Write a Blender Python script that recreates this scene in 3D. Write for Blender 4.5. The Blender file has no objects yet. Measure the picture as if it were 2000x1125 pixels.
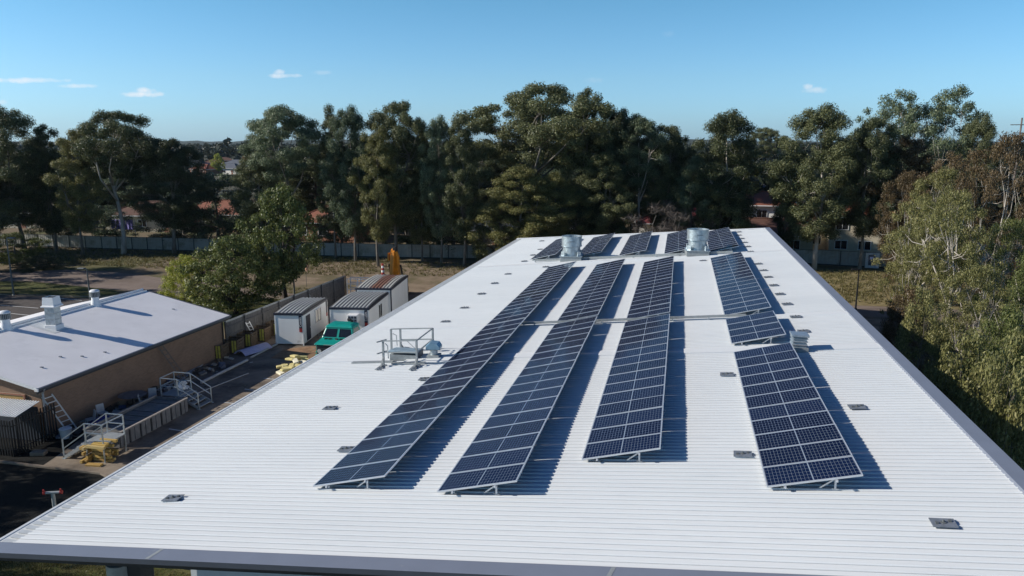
import bpy, math, random
import numpy as np
from mathutils import Vector, Matrix
R_ = math.radians
SC = bpy.context.scene
COL = SC.collection
rnd = random.Random(7)

# ------------------------------------------------------------------ camera
F = 1450.24; PITCH = R_(11.018); YAW = R_(12.656); CH = 15.4
cd = bpy.data.cameras.new('drone_camera'); cam = bpy.data.objects.new('drone_camera', cd); COL.objects.link(cam)
cd.sensor_width = 36.0; cd.lens = F * 36.0 / 2000.0; cd.clip_end = 20000; cd.clip_start = 0.1
cam.location = (0, 0, CH); cam.rotation_euler = (math.pi / 2 - PITCH, 0, YAW)
SC.camera = cam
_fw = Vector((-math.sin(YAW) * math.cos(PITCH), math.cos(YAW) * math.cos(PITCH), -math.sin(PITCH)))
_rt = Vector((math.cos(YAW), math.sin(YAW), 0)); _up = _rt.cross(_fw); C0 = Vector((0, 0, CH))
def ray(px, py): return _fw + _rt * ((px - 1000) / F) - _up * ((py - 562.5) / F)
def onz(px, py, z=0.0):
    d = ray(px, py); return C0 + d * ((z - CH) / d.z)
def ony(px, py, Y):
    d = ray(px, py); return C0 + d * (Y / d.y)
S = 0.09001; ZR = 7.234                     # roof plane z = ZR + S*x
def rz(x): return ZR + S * x
def onroof(px, py, dz=0.0):
    d = ray(px, py); return C0 + d * ((ZR + dz - CH) / (d.z - S * d.x))
LK = 0.2222
def lroof(x): return 3.0 + (-31.9 - x) * LK

# ------------------------------------------------------------------ materials
def ramp(nt, fac, stops):
    n = nt.nodes.new('ShaderNodeValToRGB'); e = n.color_ramp.elements
    while len(e) < len(stops): e.new(0.5)
    for k, (p, c) in enumerate(stops):
        e[k].position = p; e[k].color = (*c, 1)
    nt.links.new(fac, n.inputs['Fac']); return n.outputs['Color']
def new_mat(name):
    m = bpy.data.materials.new(name); m.use_nodes = True
    return m, m.node_tree, m.node_tree.nodes['Principled BSDF']
def noise(nt, scale, detail=4, rough=.55, coord='Object', vscale=None):
    tc = nt.nodes.new('ShaderNodeTexCoord'); out = tc.outputs[coord]
    if vscale:
        mp = nt.nodes.new('ShaderNodeMapping'); mp.inputs['Scale'].default_value = vscale
        nt.links.new(out, mp.inputs['Vector']); out = mp.outputs['Vector']
    n = nt.nodes.new('ShaderNodeTexNoise'); n.inputs['Scale'].default_value = scale
    n.inputs['Detail'].default_value = detail; n.inputs['Roughness'].default_value = rough
    nt.links.new(out, n.inputs['Vector']); return n.outputs['Fac']
def bump(nt, b, h, strength=.3, dist=.02):
    n = nt.nodes.new('ShaderNodeBump'); n.inputs['Strength'].default_value = strength; n.inputs['Distance'].default_value = dist
    nt.links.new(h, n.inputs['Height']); nt.links.new(n.outputs['Normal'], b.inputs['Normal'])
def mixc(nt, fac, a, b, mode='MIX'):
    n = nt.nodes.new('ShaderNodeMix'); n.data_type = 'RGBA'; n.blend_type = mode
    for sock, val in ((n.inputs[0], fac), (n.inputs[6], a), (n.inputs[7], b)):
        if isinstance(val, (int, float)): sock.default_value = val
        elif isinstance(val, tuple): sock.default_value = (*val, 1)
        else: nt.links.new(val, sock)
    return n.outputs[2]
def math_(nt, op, a, b=None, clamp=False):
    n = nt.nodes.new('ShaderNodeMath'); n.operation = op; n.use_clamp = clamp
    for i, v in enumerate((a, b)):
        if v is None: continue
        if isinstance(v, (int, float)): n.inputs[i].default_value = v
        else: nt.links.new(v, n.inputs[i])
    return n.outputs[0]
def mat(name, c, rough=.6, metal=0., var=.18, scale=3., bmp=0., spec=.5, dirt=None, vscale=None):
    m, nt, b = new_mat(name)
    f = noise(nt, scale, 5, .6, vscale=vscale)
    lo = tuple(x * (1 - var) for x in c); hi = tuple(min(1, x * (1 + var)) for x in c)
    col = ramp(nt, f, [(.3, lo), (.7, hi)])
    if dirt:
        f2 = noise(nt, dirt[1], 6, .7); k = ramp(nt, f2, [(dirt[2], (0, 0, 0)), (dirt[2] + .18, (1, 1, 1))])
        col = mixc(nt, k, col, dirt[0])
    nt.links.new(col, b.inputs['Base Color'])
    b.inputs['Roughness'].default_value = rough; b.inputs['Metallic'].default_value = metal
    b.inputs['Specular IOR Level'].default_value = spec
    if bmp: bump(nt, b, noise(nt, scale * 4, 6, .65), bmp)
    return m
M = {}
M['galv'] = mat('galvanised_steel', (.46, .52, .55), .38, .7, .22, 5)
M['galv_dull'] = mat('dull_galvanised_steel', (.34, .36, .36), .55, .4, .15, 6)
M['alu'] = mat('aluminium', (.72, .74, .76), .35, .6, .06, 4)
M['capping'] = mat('grey_capping', (.17, .19, .24), .45, 0, .05, 1.2, dirt=((.26, .28, .31), 2.0, .66))
M['dark_steel'] = mat('charcoal_steel', (.022, .024, .03), .5, 0, .15, 2)
M['slate'] = mat('slate_paint', (.05, .06, .08), .45, 0, .08, 2)
M['white_wall'] = mat('white_cladding', (.52, .55, .57), .5, 0, .05, 1.5)
M['gutter'] = mat('pale_gutter', (.70, .72, .71), .45, .1, .12, 3, dirt=((.42, .43, .42), 3, .55))
M['anchor'] = mat('grey_anchor_plate', (.20, .22, .25), .5, .3, .3, 9)
M['white_paint'] = mat('white_paint', (.76, .77, .77), .5, 0, .05, 2, dirt=((.5, .49, .46), 1.3, .62))
M['shed_wall'] = mat('shed_panel', (.84, .84, .82), .5, 0, .05, 1, dirt=((.48, .47, .44), .9, .6), vscale=(1, 1, .3))
M['navy'] = mat('navy_trim', (.018, .022, .04), .5, 0, .1, 3)
M['glass_dark'] = mat('dark_window_glass', (.012, .015, .02), .08, 0, .2, 2, spec=.8)
M['teal'] = mat('teal_truck_paint', (.006, .27, .225), .35, 0, .12, 2, dirt=((.03, .23, .19), 3, .66))
M['black_rubber'] = mat('black_plastic', (.015, .015, .016), .6, 0, .3, 4)
M['red'] = mat('red_paint', (.36, .03, .025), .5, 0, .15, 5)
M['orange'] = mat('excavator_orange', (.72, .245, .015), .45, 0, .14, 3, dirt=((.25, .11, .03), 2.5, .62))
M['white_plastic'] = mat('white_plastic', (.78, .78, .77), .5, 0, .05, 3)
M['letter_white'] = mat('sign_lettering', (.8, .8, .8), .5, 0, .02, 3)
def timber():
    m, nt, b = new_mat('yellow_timber'); oi = nt.nodes.new('ShaderNodeObjectInfo')
    col = ramp(nt, oi.outputs['Random'], [(0, (.30, .17, .05)), (.35, (.50, .32, .08)), (.7, (.62, .42, .10)), (1, (.60, .47, .22))])
    col = mixc(nt, math_(nt, 'MULTIPLY', noise(nt, 7, 5, .7), .5), col, (.2, .12, .05)); nt.links.new(col, b.inputs['Base Color']); b.inputs['Roughness'].default_value = .7; return m
M['timber_yellow'] = timber()
M['insul'] = mat('yellow_insulation', (.58, .50, .22), .9, 0, .2, 6, .5)
M['insul_wrap'] = mat('pale_insulation_wrap', (.70, .66, .50), .8, 0, .15, 6)
M['blue_tarp'] = mat('blue_tarpaulin', (.02, .035, .22), .5, 0, .25, 3, .3)
M['ply'] = mat('plywood', (.52, .33, .12), .7, 0, .2, 2.5, vscale=(1, 1, 4))
M['pvc'] = mat('grey_pipe', (.42, .42, .42), .5, 0, .15, 4)
M['lilac'] = mat('pale_lilac_sheet', (.52, .50, .72), .35, 0, .1, 2)
M['crate'] = mat('crate_timber', (.13, .09, .055), .8, 0, .4, 5)
M['crate_y'] = mat('crate_yellow_tape', (.55, .48, .08), .6, 0, .3, 5)
M['deck'] = mat('blue_grey_sheeting', (.17, .165, .15), .5, .1, .3, 2)
M['bin'] = mat('grey_steel_bin', (.17, .17, .18), .6, .2, .25, 3, dirt=((.08, .07, .07), 3, .6))
M['bark'] = mat('gum_bark', (.17, .15, .125), .85, 0, .35, 2.5, .5, vscale=(1, 1, .35))
M['bark_pale'] = mat('pale_gum_bark', (.40, .36, .31), .8, 0, .3, 2.5, .4, vscale=(1, 1, .35))
M['bark_dark'] = mat('dark_bark', (.05, .04, .033), .9, 0, .35, 3, .5)
M['pole_grey'] = mat('lamp_pole_grey', (.14, .15, .15), .5, .3, .1, 3)
M['pole_black'] = mat('lamp_pole_black', (.012, .012, .013), .45, 0, .1, 3)
M['brick_red'] = None
M['lineW'] = mat('road_line_paint', (.55, .55, .53), .7, 0, .2, 4)
M['curtain'] = mat('purple_white_sheets', (.22, .2, .52), .8, 0, .6, 4)
M['palisade'] = mat('black_palisade', (.014, .015, .017), .45, 0, .15, 4)
M['wood_pole'] = mat('weathered_pole', (.16, .13, .11), .85, 0, .25, 3)

def brick_mat(name, c1, c2, mortar, scale=1.0):
    m, nt, b = new_mat(name)
    tc = nt.nodes.new('ShaderNodeTexCoord'); geo = nt.nodes.new('ShaderNodeNewGeometry')
    sep = nt.nodes.new('ShaderNodeSeparateXYZ'); nt.links.new(tc.outputs['Object'], sep.inputs[0])
    u = math_(nt, 'ADD', sep.outputs[0], sep.outputs[1])
    cmb = nt.nodes.new('ShaderNodeCombineXYZ'); nt.links.new(u, cmb.inputs[0]); nt.links.new(sep.outputs[2], cmb.inputs[1])
    br = nt.nodes.new('ShaderNodeTexBrick'); br.inputs['Scale'].default_value = scale
    br.inputs['Brick Width'].default_value = .24; br.inputs['Row Height'].default_value = .086; br.inputs['Mortar Size'].default_value = .01
    br.inputs['Color1'].default_value = (*c1, 1); br.inputs['Color2'].default_value = (*c2, 1); br.inputs['Mortar'].default_value = (*mortar, 1)
    nt.links.new(cmb.outputs[0], br.inputs['Vector'])
    col = mixc(nt, .35, br.outputs['Color'], ramp(nt, noise(nt, .8, 5), [(.3, tuple(.7 * x for x in c1)), (.7, c2)]))
    nt.links.new(col, b.inputs['Base Color']); b.inputs['Roughness'].default_value = .85
    bump(nt, b, br.outputs['Fac'], -.3, .01)
    return m
M['brick'] = brick_mat('brown_brick', (.23, .135, .085), (.31, .19, .12), (.24, .19, .15))
M['brick_red'] = brick_mat('red_brick', (.30, .11, .06), (.38, .16, .09), (.3, .25, .2))
M['cream_wall'] = mat('cream_render', (.55, .49, .37), .8, 0, .1, 1)
M['white_render'] = mat('white_render', (.80, .79, .75), .8, 0, .08, 1)

def rib_mat(name, c, axis, period, depth, var=.06, rough=.45, dark=.6, extra=None, scale=1.0):
    """painted metal sheet whose small corrugations are too fine to model: wave bump along one object axis"""
    m, nt, b = new_mat(name)
    tc = nt.nodes.new('ShaderNodeTexCoord'); sep = nt.nodes.new('ShaderNodeSeparateXYZ'); nt.links.new(tc.outputs['Object'], sep.inputs[0])
    p = math_(nt, 'PINGPONG', sep.outputs[axis], period / 2)
    h = math_(nt, 'MULTIPLY', p, 2 / period)
    col = ramp(nt, noise(nt, scale, 5, .6), [(.3, tuple(x * (1 - var) for x in c)), (.7, tuple(min(1, x * (1 + var)) for x in c))])
    if extra:
        f2 = noise(nt, extra[1], 6, .7); k = ramp(nt, f2, [(extra[2], (0, 0, 0)), (extra[2] + .15, (1, 1, 1))])
        col = mixc(nt, k, col, extra[0])
    nt.links.new(col, b.inputs['Base Color']); b.inputs['Roughness'].default_value = rough
    bump(nt, b, h, dark, depth)
    return m
M['left_roof'] = rib_mat('pale_metal_roof', (.83, .815, .81), 1, .19, .006, .05, .5, .35, ((.74, .725, .72), .5, .56), .6)
M['fence_sheet'] = rib_mat('cream_metal_fence', (.30, .29, .26), 0, .36, .03, .12, .55, .8, ((.19, .18, .14), .6, .5))
M['fence_post'] = mat('dark_fence_post', (.035, .037, .035), .6, 0, .2, 3)

def tile_mat(name, c):
    m, nt, b = new_mat(name)
    tc = nt.nodes.new('ShaderNodeTexCoord'); sep = nt.nodes.new('ShaderNodeSeparateXYZ'); nt.links.new(tc.outputs['Object'], sep.inputs[0])
    a = math_(nt, 'PINGPONG', math_(nt, 'ADD', sep.outputs[0], sep.outputs[1]), .15); z = math_(nt, 'PINGPONG', sep.outputs[2], .07)
    h = math_(nt, 'ADD', math_(nt, 'MULTIPLY', a, 5), math_(nt, 'MULTIPLY', z, 9))
    col = ramp(nt, noise(nt, 2.2, 6, .7), [(.3, tuple(.6 * x for x in c)), (.7, tuple(1.25 * x for x in c))])
    col = mixc(nt, math_(nt, 'MULTIPLY', z, 6), tuple(.55 * x for x in c), col)
    nt.links.new(col, b.inputs['Base Color']); b.inputs['Roughness'].default_value = .8
    bump(nt, b, h, .5, .05); return m
M['tile_red'] = tile_mat('red_roof_tiles', (.30, .085, .05))
M['tile_brown'] = tile_mat('brown_roof_tiles', (.17, .08, .055))
M['tile_grey'] = tile_mat('blue_grey_roof_tiles', (.13, .15, .19))
M['tile_terra'] = tile_mat('terracotta_roof_tiles', (.36, .13, .075))
M['tile_maroon'] = tile_mat('maroon_roof_tiles', (.22, .045, .05))

def roof_material():
    m, nt, b = new_mat('white_roof_sheet')
    f = noise(nt, .22, 6, .6, vscale=(.25, 1, 1)); f2 = noise(nt, 5, 6, .7, vscale=(.12, 1, 1))
    col = ramp(nt, f, [(.3, (.63, .655, .668)), (.7, (.695, .715, .722))])
    col = mixc(nt, math_(nt, 'MULTIPLY', ramp(nt, f2, [(.52, (0, 0, 0)), (.75, (1, 1, 1))]), .35), col, (.50, .53, .56))
    nt.links.new(col, b.inputs['Base Color']); b.inputs['Roughness'].default_value = .62; b.inputs['Specular IOR Level'].default_value = .3
    bump(nt, b, noise(nt, .9, 3, .5, vscale=(.3, 1, 1)), .10, .05)
    return m
M['roof'] = roof_material()

def cell_material():
    m, nt, b = new_mat('solar_cells')
    tc = nt.nodes.new('ShaderNodeTexCoord'); sep = nt.nodes.new('ShaderNodeSeparateXYZ'); nt.links.new(tc.outputs['Object'], sep.inputs[0])
    u = math_(nt, 'SUBTRACT', math_(nt, 'ABSOLUTE', math_(nt, 'SUBTRACT', sep.outputs[0], 1.05)), .010)
    px = math_(nt, 'PINGPONG', u, .0835 / 2); py = math_(nt, 'PINGPONG', math_(nt, 'SUBTRACT', sep.outputs[1], .028), .1637 / 2)
    l1 = math_(nt, 'LESS_THAN', px, .0025); l2 = math_(nt, 'LESS_THAN', py, .0030); l3 = math_(nt, 'LESS_THAN', u, .004)
    ln = math_(nt, 'MAXIMUM', math_(nt, 'MAXIMUM', l1, l2), l3)
    oi = nt.nodes.new('ShaderNodeObjectInfo')
    ca = ramp(nt, oi.outputs['Random'], [(0., (.004, .008, .028)), (.5, (.005, .010, .035)), (1., (.006, .013, .043))])
    bus = math_(nt, 'LESS_THAN', math_(nt, 'PINGPONG', math_(nt, 'SUBTRACT', sep.outputs[1], .028), .1637 / 18), .0008)
    col = mixc(nt, ln, ca, (.22, .265, .33))
    nt.links.new(col, b.inputs['Base Color']); b.inputs['Roughness'].default_value = .10
    b.inputs['Specular IOR Level'].default_value = .10
    b.inputs['Specular IOR Level'].default_value = 0
    fr = nt.nodes.new('ShaderNodeFresnel'); fr.inputs['IOR'].default_value = 1.22
    gl = nt.nodes.new('ShaderNodeBsdfGlossy'); gl.inputs['Roughness'].default_value = .07; gl.inputs['Color'].default_value = (.9, .95, 1, 1)
    mx = nt.nodes.new('ShaderNodeMixShader'); nt.links.new(math_(nt, 'ADD', math_(nt, 'MULTIPLY', fr.outputs[0], .45), math_(nt, 'MULTIPLY', noise(nt, 1.1, 4), .012)), mx.inputs[0])
    nt.links.new(b.outputs[0], mx.inputs[1]); nt.links.new(gl.outputs[0], mx.inputs[2]); nt.links.new(mx.outputs[0], nt.nodes['Material Output'].inputs['Surface'])
    return m
M['cells'] = cell_material()

def leaf_mat(name, stops, trans=.30):
    m, nt, b = new_mat(name)
    g = nt.nodes.new('ShaderNodeNewGeometry'); oi = nt.nodes.new('ShaderNodeObjectInfo')
    f = math_(nt, 'ADD', math_(nt, 'MULTIPLY', g.outputs['Random Per Island'], .55),
              math_(nt, 'ADD', math_(nt, 'MULTIPLY', oi.outputs['Random'], .2), math_(nt, 'MULTIPLY', noise(nt, .35, 3), .35)))
    col = ramp(nt, f, stops); nt.links.new(col, b.inputs['Base Color']); b.inputs['Roughness'].default_value = .5
    b.inputs['Specular IOR Level'].default_value = .35
    tr = nt.nodes.new('ShaderNodeBsdfTranslucent'); nt.links.new(col, tr.inputs['Color'])
    mx = nt.nodes.new('ShaderNodeMixShader'); mx.inputs[0].default_value = trans
    nt.links.new(b.outputs[0], mx.inputs[1]); nt.links.new(tr.outputs[0], mx.inputs[2])
    nt.links.new(mx.outputs[0], nt.nodes['Material Output'].inputs['Surface']); return m
M['leaf_gum'] = leaf_mat('gum_leaves', [(.15, (0.034, 0.044, 0.019)), (.5, (0.086, 0.102, 0.044)), (.85, (0.210, 0.215, 0.096))])
M['leaf_blue'] = leaf_mat('grey_green_leaves', [(.15, (0.039, 0.060, 0.034)), (.5, (0.101, 0.135, 0.074)), (.85, (0.230, 0.267, 0.148))])
M['leaf_olive'] = leaf_mat('olive_leaves', [(.15, (0.074, 0.077, 0.026)), (.5, (0.168, 0.168, 0.056)), (.85, (0.350, 0.319, 0.131))])
M['leaf_green'] = leaf_mat('mid_green_leaves', [(.15, (0.048, 0.068, 0.018)), (.5, (0.110, 0.135, 0.037)), (.85, (0.228, 0.237, 0.077))])
M['leaf_lime'] = leaf_mat('yellow_green_leaves', [(.15, (0.129, 0.158, 0.022)), (.5, (0.251, 0.287, 0.040)), (.85, (0.534, 0.519, 0.101))])
M['leaf_rust'] = leaf_mat('rusty_leaves', [(.15, (0.055, 0.042, 0.020)), (.45, (0.108, 0.076, 0.035)), (.85, (0.223, 0.155, 0.081))])
M['leaf_dark'] = leaf_mat('dark_leaves', [(.15, (0.030, 0.042, 0.020)), (.5, (0.057, 0.073, 0.034)), (.85, (0.114, 0.122, 0.056))])
M['twig'] = leaf_mat('bare_twigs', [(.15, (.045, .035, .03)), (.5, (.085, .068, .058)), (.85, (.14, .12, .105))], .05)

def ground_mat(name, stops, scale, stops2=None, scale2=.4, f2=(.45, .6), bmp=.4, rough=.95):
    m, nt, b = new_mat(name)
    col = ramp(nt, noise(nt, scale, 8, .68), stops)
    if stops2:
        k = ramp(nt, noise(nt, scale2, 6, .62), [(f2[0], (0, 0, 0)), (f2[1], (1, 1, 1))])
        col = mixc(nt, k, col, ramp(nt, noise(nt, scale * 2.3, 8, .7), stops2))
    nt.links.new(col, b.inputs['Base Color']); b.inputs['Roughness'].default_value = rough; b.inputs['Specular IOR Level'].default_value = .2
    if bmp: bump(nt, b, noise(nt, scale * 3, 6, .7), bmp, .06)
    return m
M['ground'] = ground_mat('dry_ground', [(.3, (.115, .085, .055)), (.5, (.17, .13, .085)), (.7, (.23, .185, .125))], .8,
                         [(.3, (.06, .065, .022)), (.7, (.13, .125, .05))], .09, (.47, .60))
M['dry_grass'] = ground_mat('dry_grass', [(.3, (.15, .115, .055)), (.5, (.22, .175, .085)), (.7, (.29, .24, .13))], 1.3,
                            [(.3, (.10, .10, .03)), (.7, (.16, .14, .06))], .25, (.5, .66))
M['lawn'] = ground_mat('green_lawn', [(.3, (.035, .045, .010)), (.5, (.065, .075, .018)), (.7, (.11, .11, .035))], 2.2,
                       [(.3, (.10, .085, .035)), (.7, (.15, .13, .06))], .55, (.5, .68))
M['mulch_and_shade'] = ground_mat('black_mulch_and_shade', [(.3, (.004, .0045, .004)), (.7, (.010, .010, .009))], 5)  # mulch colour, also used to paint shade onto the yard
M['concrete'] = ground_mat('yard_concrete', [(.3, (.185, .145, .108)), (.7, (.30, .25, .195))], .9, [(.3, (.09, .072, .055)), (.7, (.15, .125, .10))], .35, (.46, .62), .12, .8)
M['asphalt'] = ground_mat('car_park_asphalt', [(.3, (.07, .062, .058)), (.7, (.115, .10, .092))], 1.5, bmp=.2)
M['track'] = ground_mat('brown_driveway', [(.3, (.175, .135, .115)), (.7, (.235, .19, .16))], 1.0, [(.3, (.14, .11, .09)), (.7, (.19, .15, .125))], .2, bmp=.2)
M['brown_dirt'] = ground_mat('red_brown_dirt', [(.3, (.22, .13, .075)), (.7, (.34, .215, .13))], 1.2, [(.3, (.12, .07, .045)), (.7, (.2, .12, .075))], .5, (.5, .66))
M['dirt'] = ground_mat('tan_dirt', [(.3, (.17, .125, .085)), (.7, (.28, .215, .15))], .7, [(.3, (.10, .085, .045)), (.7, (.17, .14, .08))], .22, (.48, .62))
M['hill'] = ground_mat('wooded_hills', [(.3, (.018, .026, .018)), (.7, (.05, .058, .04))], .02, bmp=0)
M['suburb'] = ground_mat('suburb_ground', [(.3, (.045, .05, .03)), (.7, (.11, .10, .07))], .05, bmp=0)

# ------------------------------------------------------------------ builders
class MB:
    def __init__(s): s.v = []; s.f = []
    def add(s, vs, fs):
        o = len(s.v); s.v += [tuple(p) for p in vs]; s.f += [tuple(i + o for i in q) for q in fs]; return s
    def box(s, c, d, mtx=None):
        x, y, z = (k / 2 for k in d); c = Vector(c)
        vs = [Vector((sx * x, sy * y, sz * z)) for sz in (-1, 1) for sy in (-1, 1) for sx in (-1, 1)]
        vs = [c + (mtx @ p if mtx else p) for p in vs]
        return s.add(vs, [(0, 2, 3, 1), (4, 5, 7, 6), (0, 1, 5, 4), (2, 6, 7, 3), (0, 4, 6, 2), (1, 3, 7, 5)])
    def rot(s, c, d, rz=0, ry=0, rx=0):
        return s.box(c, d, Matrix.Rotation(rz, 3, 'Z') @ Matrix.Rotation(ry, 3, 'Y') @ Matrix.Rotation(rx, 3, 'X'))
    def bar(s, p, q, w, h=None):
        p = Vector(p); q = Vector(q); h = h or w; d = (q - p); L = d.length
        if L < 1e-6: return s
        return s.box((p + q) / 2, (w, h, L), d.to_track_quat('Z', 'Y').to_matrix())
    def tube(s, pts, r, n=8, cap=True):
        pts = [Vector(p) for p in pts]; rs = r if isinstance(r, (list, tuple)) else [r] * len(pts)
        rings = []
        for i, p in enumerate(pts):
            t = (pts[min(i + 1, len(pts) - 1)] - pts[max(i - 1, 0)]).normalized()
            a = t.orthogonal().normalized() if abs(t.z) < .99 else Vector((1, 0, 0)); a = (a - t * a.dot(t)).normalized()
            if i and rings:
                a0 = prev - t * prev.dot(t)
                if a0.length > 1e-4: a = a0.normalized()
            prev = a; b = t.cross(a)
            rings.append([p + (a * math.cos(k * 2 * math.pi / n) + b * math.sin(k * 2 * math.pi / n)) * rs[i] for k in range(n)])
        vs = [p for g in rings for p in g]; fs = []
        for i in range(len(pts) - 1):
            for k in range(n):
                k2 = (k + 1) % n; fs.append((i * n + k, i * n + k2, (i + 1) * n + k2, (i + 1) * n + k))
        if cap: fs += [tuple(range(n))[::-1], tuple((len(pts) - 1) * n + k for k in range(n))]
        return s.add(vs, fs)
    def lathe(s, prof, c=(0, 0, 0), n=28, cap=(True, True)):
        c = Vector(c); vs = []; fs = []
        for r, z in prof:
            for k in range(n): a = k * 2 * math.pi / n; vs.append(c + Vector((r * math.cos(a), r * math.sin(a), z)))
        for i in range(len(prof) - 1):
            for k in range(n):
                k2 = (k + 1) % n; fs.append((i * n + k, i * n + k2, (i + 1) * n + k2, (i + 1) * n + k))
        if cap[0]: fs.append(tuple(range(n))[::-1])
        if cap[1]: fs.append(tuple((len(prof) - 1) * n + k for k in range(n)))
        return s.add(vs, fs)
    def prism(s, poly, z0, z1, mtx=None):
        n = len(poly); vs = [Vector((x, y, z0)) for x, y in poly] + [Vector((x, y, z1)) for x, y in poly]
        if mtx: vs = [mtx @ p for p in vs]
        return s.add(vs, [tuple(range(n))[::-1], tuple(range(n, 2 * n))] + [(k, (k + 1) % n, n + (k + 1) % n, n + k) for k in range(n)])
    def mesh(s, name, m, smooth=False):
        me = bpy.data.meshes.new(name); me.from_pydata([tuple(p) for p in s.v], [], s.f); me.update()
        if m: me.materials.append(m)
        if smooth: me.polygons.foreach_set('use_smooth', [True] * len(me.polygons))
        return me
    def build(s, name, m, parent=None, smooth=False, bevel=0, loc=None, rzr=0):
        me = s.mesh(name, m, smooth); o = bpy.data.objects.new(name, me); COL.objects.link(o)
        if parent: o.parent = parent
        if loc is not None: o.location = loc
        o.rotation_euler.z = rzr
        if smooth:
            me.set_sharp_from_angle(angle=R_(38))
        if bevel:
            bv = o.modifiers.new('bevel', 'BEVEL'); bv.width = bevel; bv.segments = 2; bv.limit_method = 'ANGLE'
        return o
def tag(o, label, cat, group=None):
    o['label'] = label; o['category'] = cat
    if group: o['group'] = group
    return o
def thing(name, label, cat, loc=(0, 0, 0), rzr=0, group=None):
    o = bpy.data.objects.new(name, None); COL.objects.link(o); o.location = loc; o.rotation_euler.z = rzr
    o.empty_display_size = .2
    return tag(o, label, cat, group)
def struct(o, kind='structure'): o['kind'] = kind; return o
def dup(root, loc, rzr=0, label=None, scale=None, group=None):
    r = root.copy(); COL.objects.link(r); r.location = loc; r.rotation_euler = (root.rotation_euler.x, root.rotation_euler.y, rzr)
    if label: r['label'] = label
    if group: r['group'] = group
    if scale: r.scale = scale
    for ch in list(root.children):
        c = ch.copy(); COL.objects.link(c); c.parent = r
        for g in list(ch.children):
            d = g.copy(); COL.objects.link(d); d.parent = c
    return r
ORD = ['first', 'second', 'third', 'fourth', 'fifth', 'sixth', 'seventh', 'eighth', 'ninth', 'tenth', 'eleventh', 'twelfth',
       'thirteenth', 'fourteenth', 'fifteenth', 'sixteenth', 'seventeenth', 'eighteenth', 'nineteenth', 'twentieth',
       'twenty-first', 'twenty-second', 'twenty-third', 'twenty-fourth', 'twenty-fifth']

# ------------------------------------------------------------------ light and sky
EL = R_(28); AZ = R_(15)
sdir = Vector((math.cos(EL) * math.cos(AZ), math.cos(EL) * math.sin(AZ), -math.sin(EL)))
sl = bpy.data.lights.new('sun', 'SUN'); sl.energy = 5.0; sl.angle = R_(.5); sl.color = (1, .94, .85)
so = bpy.data.objects.new('sun', sl); COL.objects.link(so); so.rotation_euler = sdir.to_track_quat('-Z', 'Y').to_euler(); so.location = (-60, -20, 60)
w = bpy.data.worlds.new('World'); SC.world = w; w.use_nodes = True; nt = w.node_tree
sky = nt.nodes.new('ShaderNodeTexSky'); sky.sky_type = 'NISHITA'; sky.sun_disc = False
sky.sun_elevation = EL; sky.sun_rotation = math.atan2(-sdir.x, -sdir.y)
sky.altitude = 50; sky.air_density = 1.0; sky.dust_density = .6; sky.ozone_density = 1.6
bg = nt.nodes['Background']; bg.inputs['Strength'].default_value = .10
tc = nt.nodes.new('ShaderNodeTexCoord'); GEN = tc.outputs['Generated']
cn = nt.nodes.new('ShaderNodeTexNoise'); cn.inputs['Scale'].default_value = 60; cn.inputs['Detail'].default_value = 7; cn.inputs['Roughness'].default_value = .62
nt.links.new(GEN, cn.inputs['Vector'])
def vdot(v):
    n = nt.nodes.new('ShaderNodeVectorMath'); n.operation = 'DOT_PRODUCT'; nt.links.new(GEN, n.inputs[0]); n.inputs[1].default_value = v; return n.outputs['Value']
total = None
for px, py, wd, ht, op in ((45, 157, 62, 5, .8), (152, 168, 32, 4, .6), (285, 184, 40, 6, .95), (287, 178, 22, 7, .9), (555, 148, 30, 5, .65), (546, 141, 12, 6, .6), (630, 142, 22, 5, .25), (1590, 176, 24, 6, .45), (1577, 169, 10, 8, .8), (1160, 157, 22, 6, .15), (2, 200, 12, 5, .6), (1305, 66, 14, 6, .08)):
    d = ray(px, py).normalized(); tx = _rt; ty = d.cross(tx).normalized(); tx = ty.cross(d).normalized()
    a = math_(nt, 'MULTIPLY', vdot(tx), F / wd); b_ = math_(nt, 'MULTIPLY', vdot(ty), F / ht)
    r2 = math_(nt, 'ADD', math_(nt, 'MULTIPLY', a, a), math_(nt, 'MULTIPLY', b_, b_))
    q = math_(nt, 'ADD', math_(nt, 'SUBTRACT', 1.0, r2), math_(nt, 'MULTIPLY', math_(nt, 'SUBTRACT', cn.outputs['Fac'], .52), 3.6))
    q = math_(nt, 'MULTIPLY', math_(nt, 'MULTIPLY', q, .75, True), math_(nt, 'MULTIPLY', math_(nt, 'SUBTRACT', 2.2, r2), 1, True))
    q = math_(nt, 'MULTIPLY', math_(nt, 'MULTIPLY', q, op), math_(nt, 'GREATER_THAN', vdot(d), 0))
    total = q if total is None else math_(nt, 'MAXIMUM', total, q)
sepd = nt.nodes.new('ShaderNodeSeparateXYZ'); nt.links.new(GEN, sepd.inputs[0])
gain = ramp(nt, sepd.outputs[2], [(0., (.66, 1.13, 1.92)), (.08, (.66, 1.06, 1.48)), (.18, (.53, 1.0, 1.26)), (.36, (.29, .55, .86)), (.75, (.08, .20, .44))])
skyg = mixc(nt, 1.0, sky.outputs['Color'], gain, 'MULTIPLY')
skyc = mixc(nt, total, skyg, (8.6, 8.6, 8.9))
nt.links.new(skyc, bg.inputs['Color'])
SC.view_settings.view_transform = 'Standard'; SC.view_settings.look = 'None'; SC.view_settings.exposure = .19; SC.view_settings.gamma = 1
SC.render.film_transparent = False
SC.cycles.max_bounces = 6; SC.cycles.diffuse_bounces = 3; SC.cycles.glossy_bounces = 3; SC.cycles.transmission_bounces = 2
SC.cycles.use_denoising = True

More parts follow.
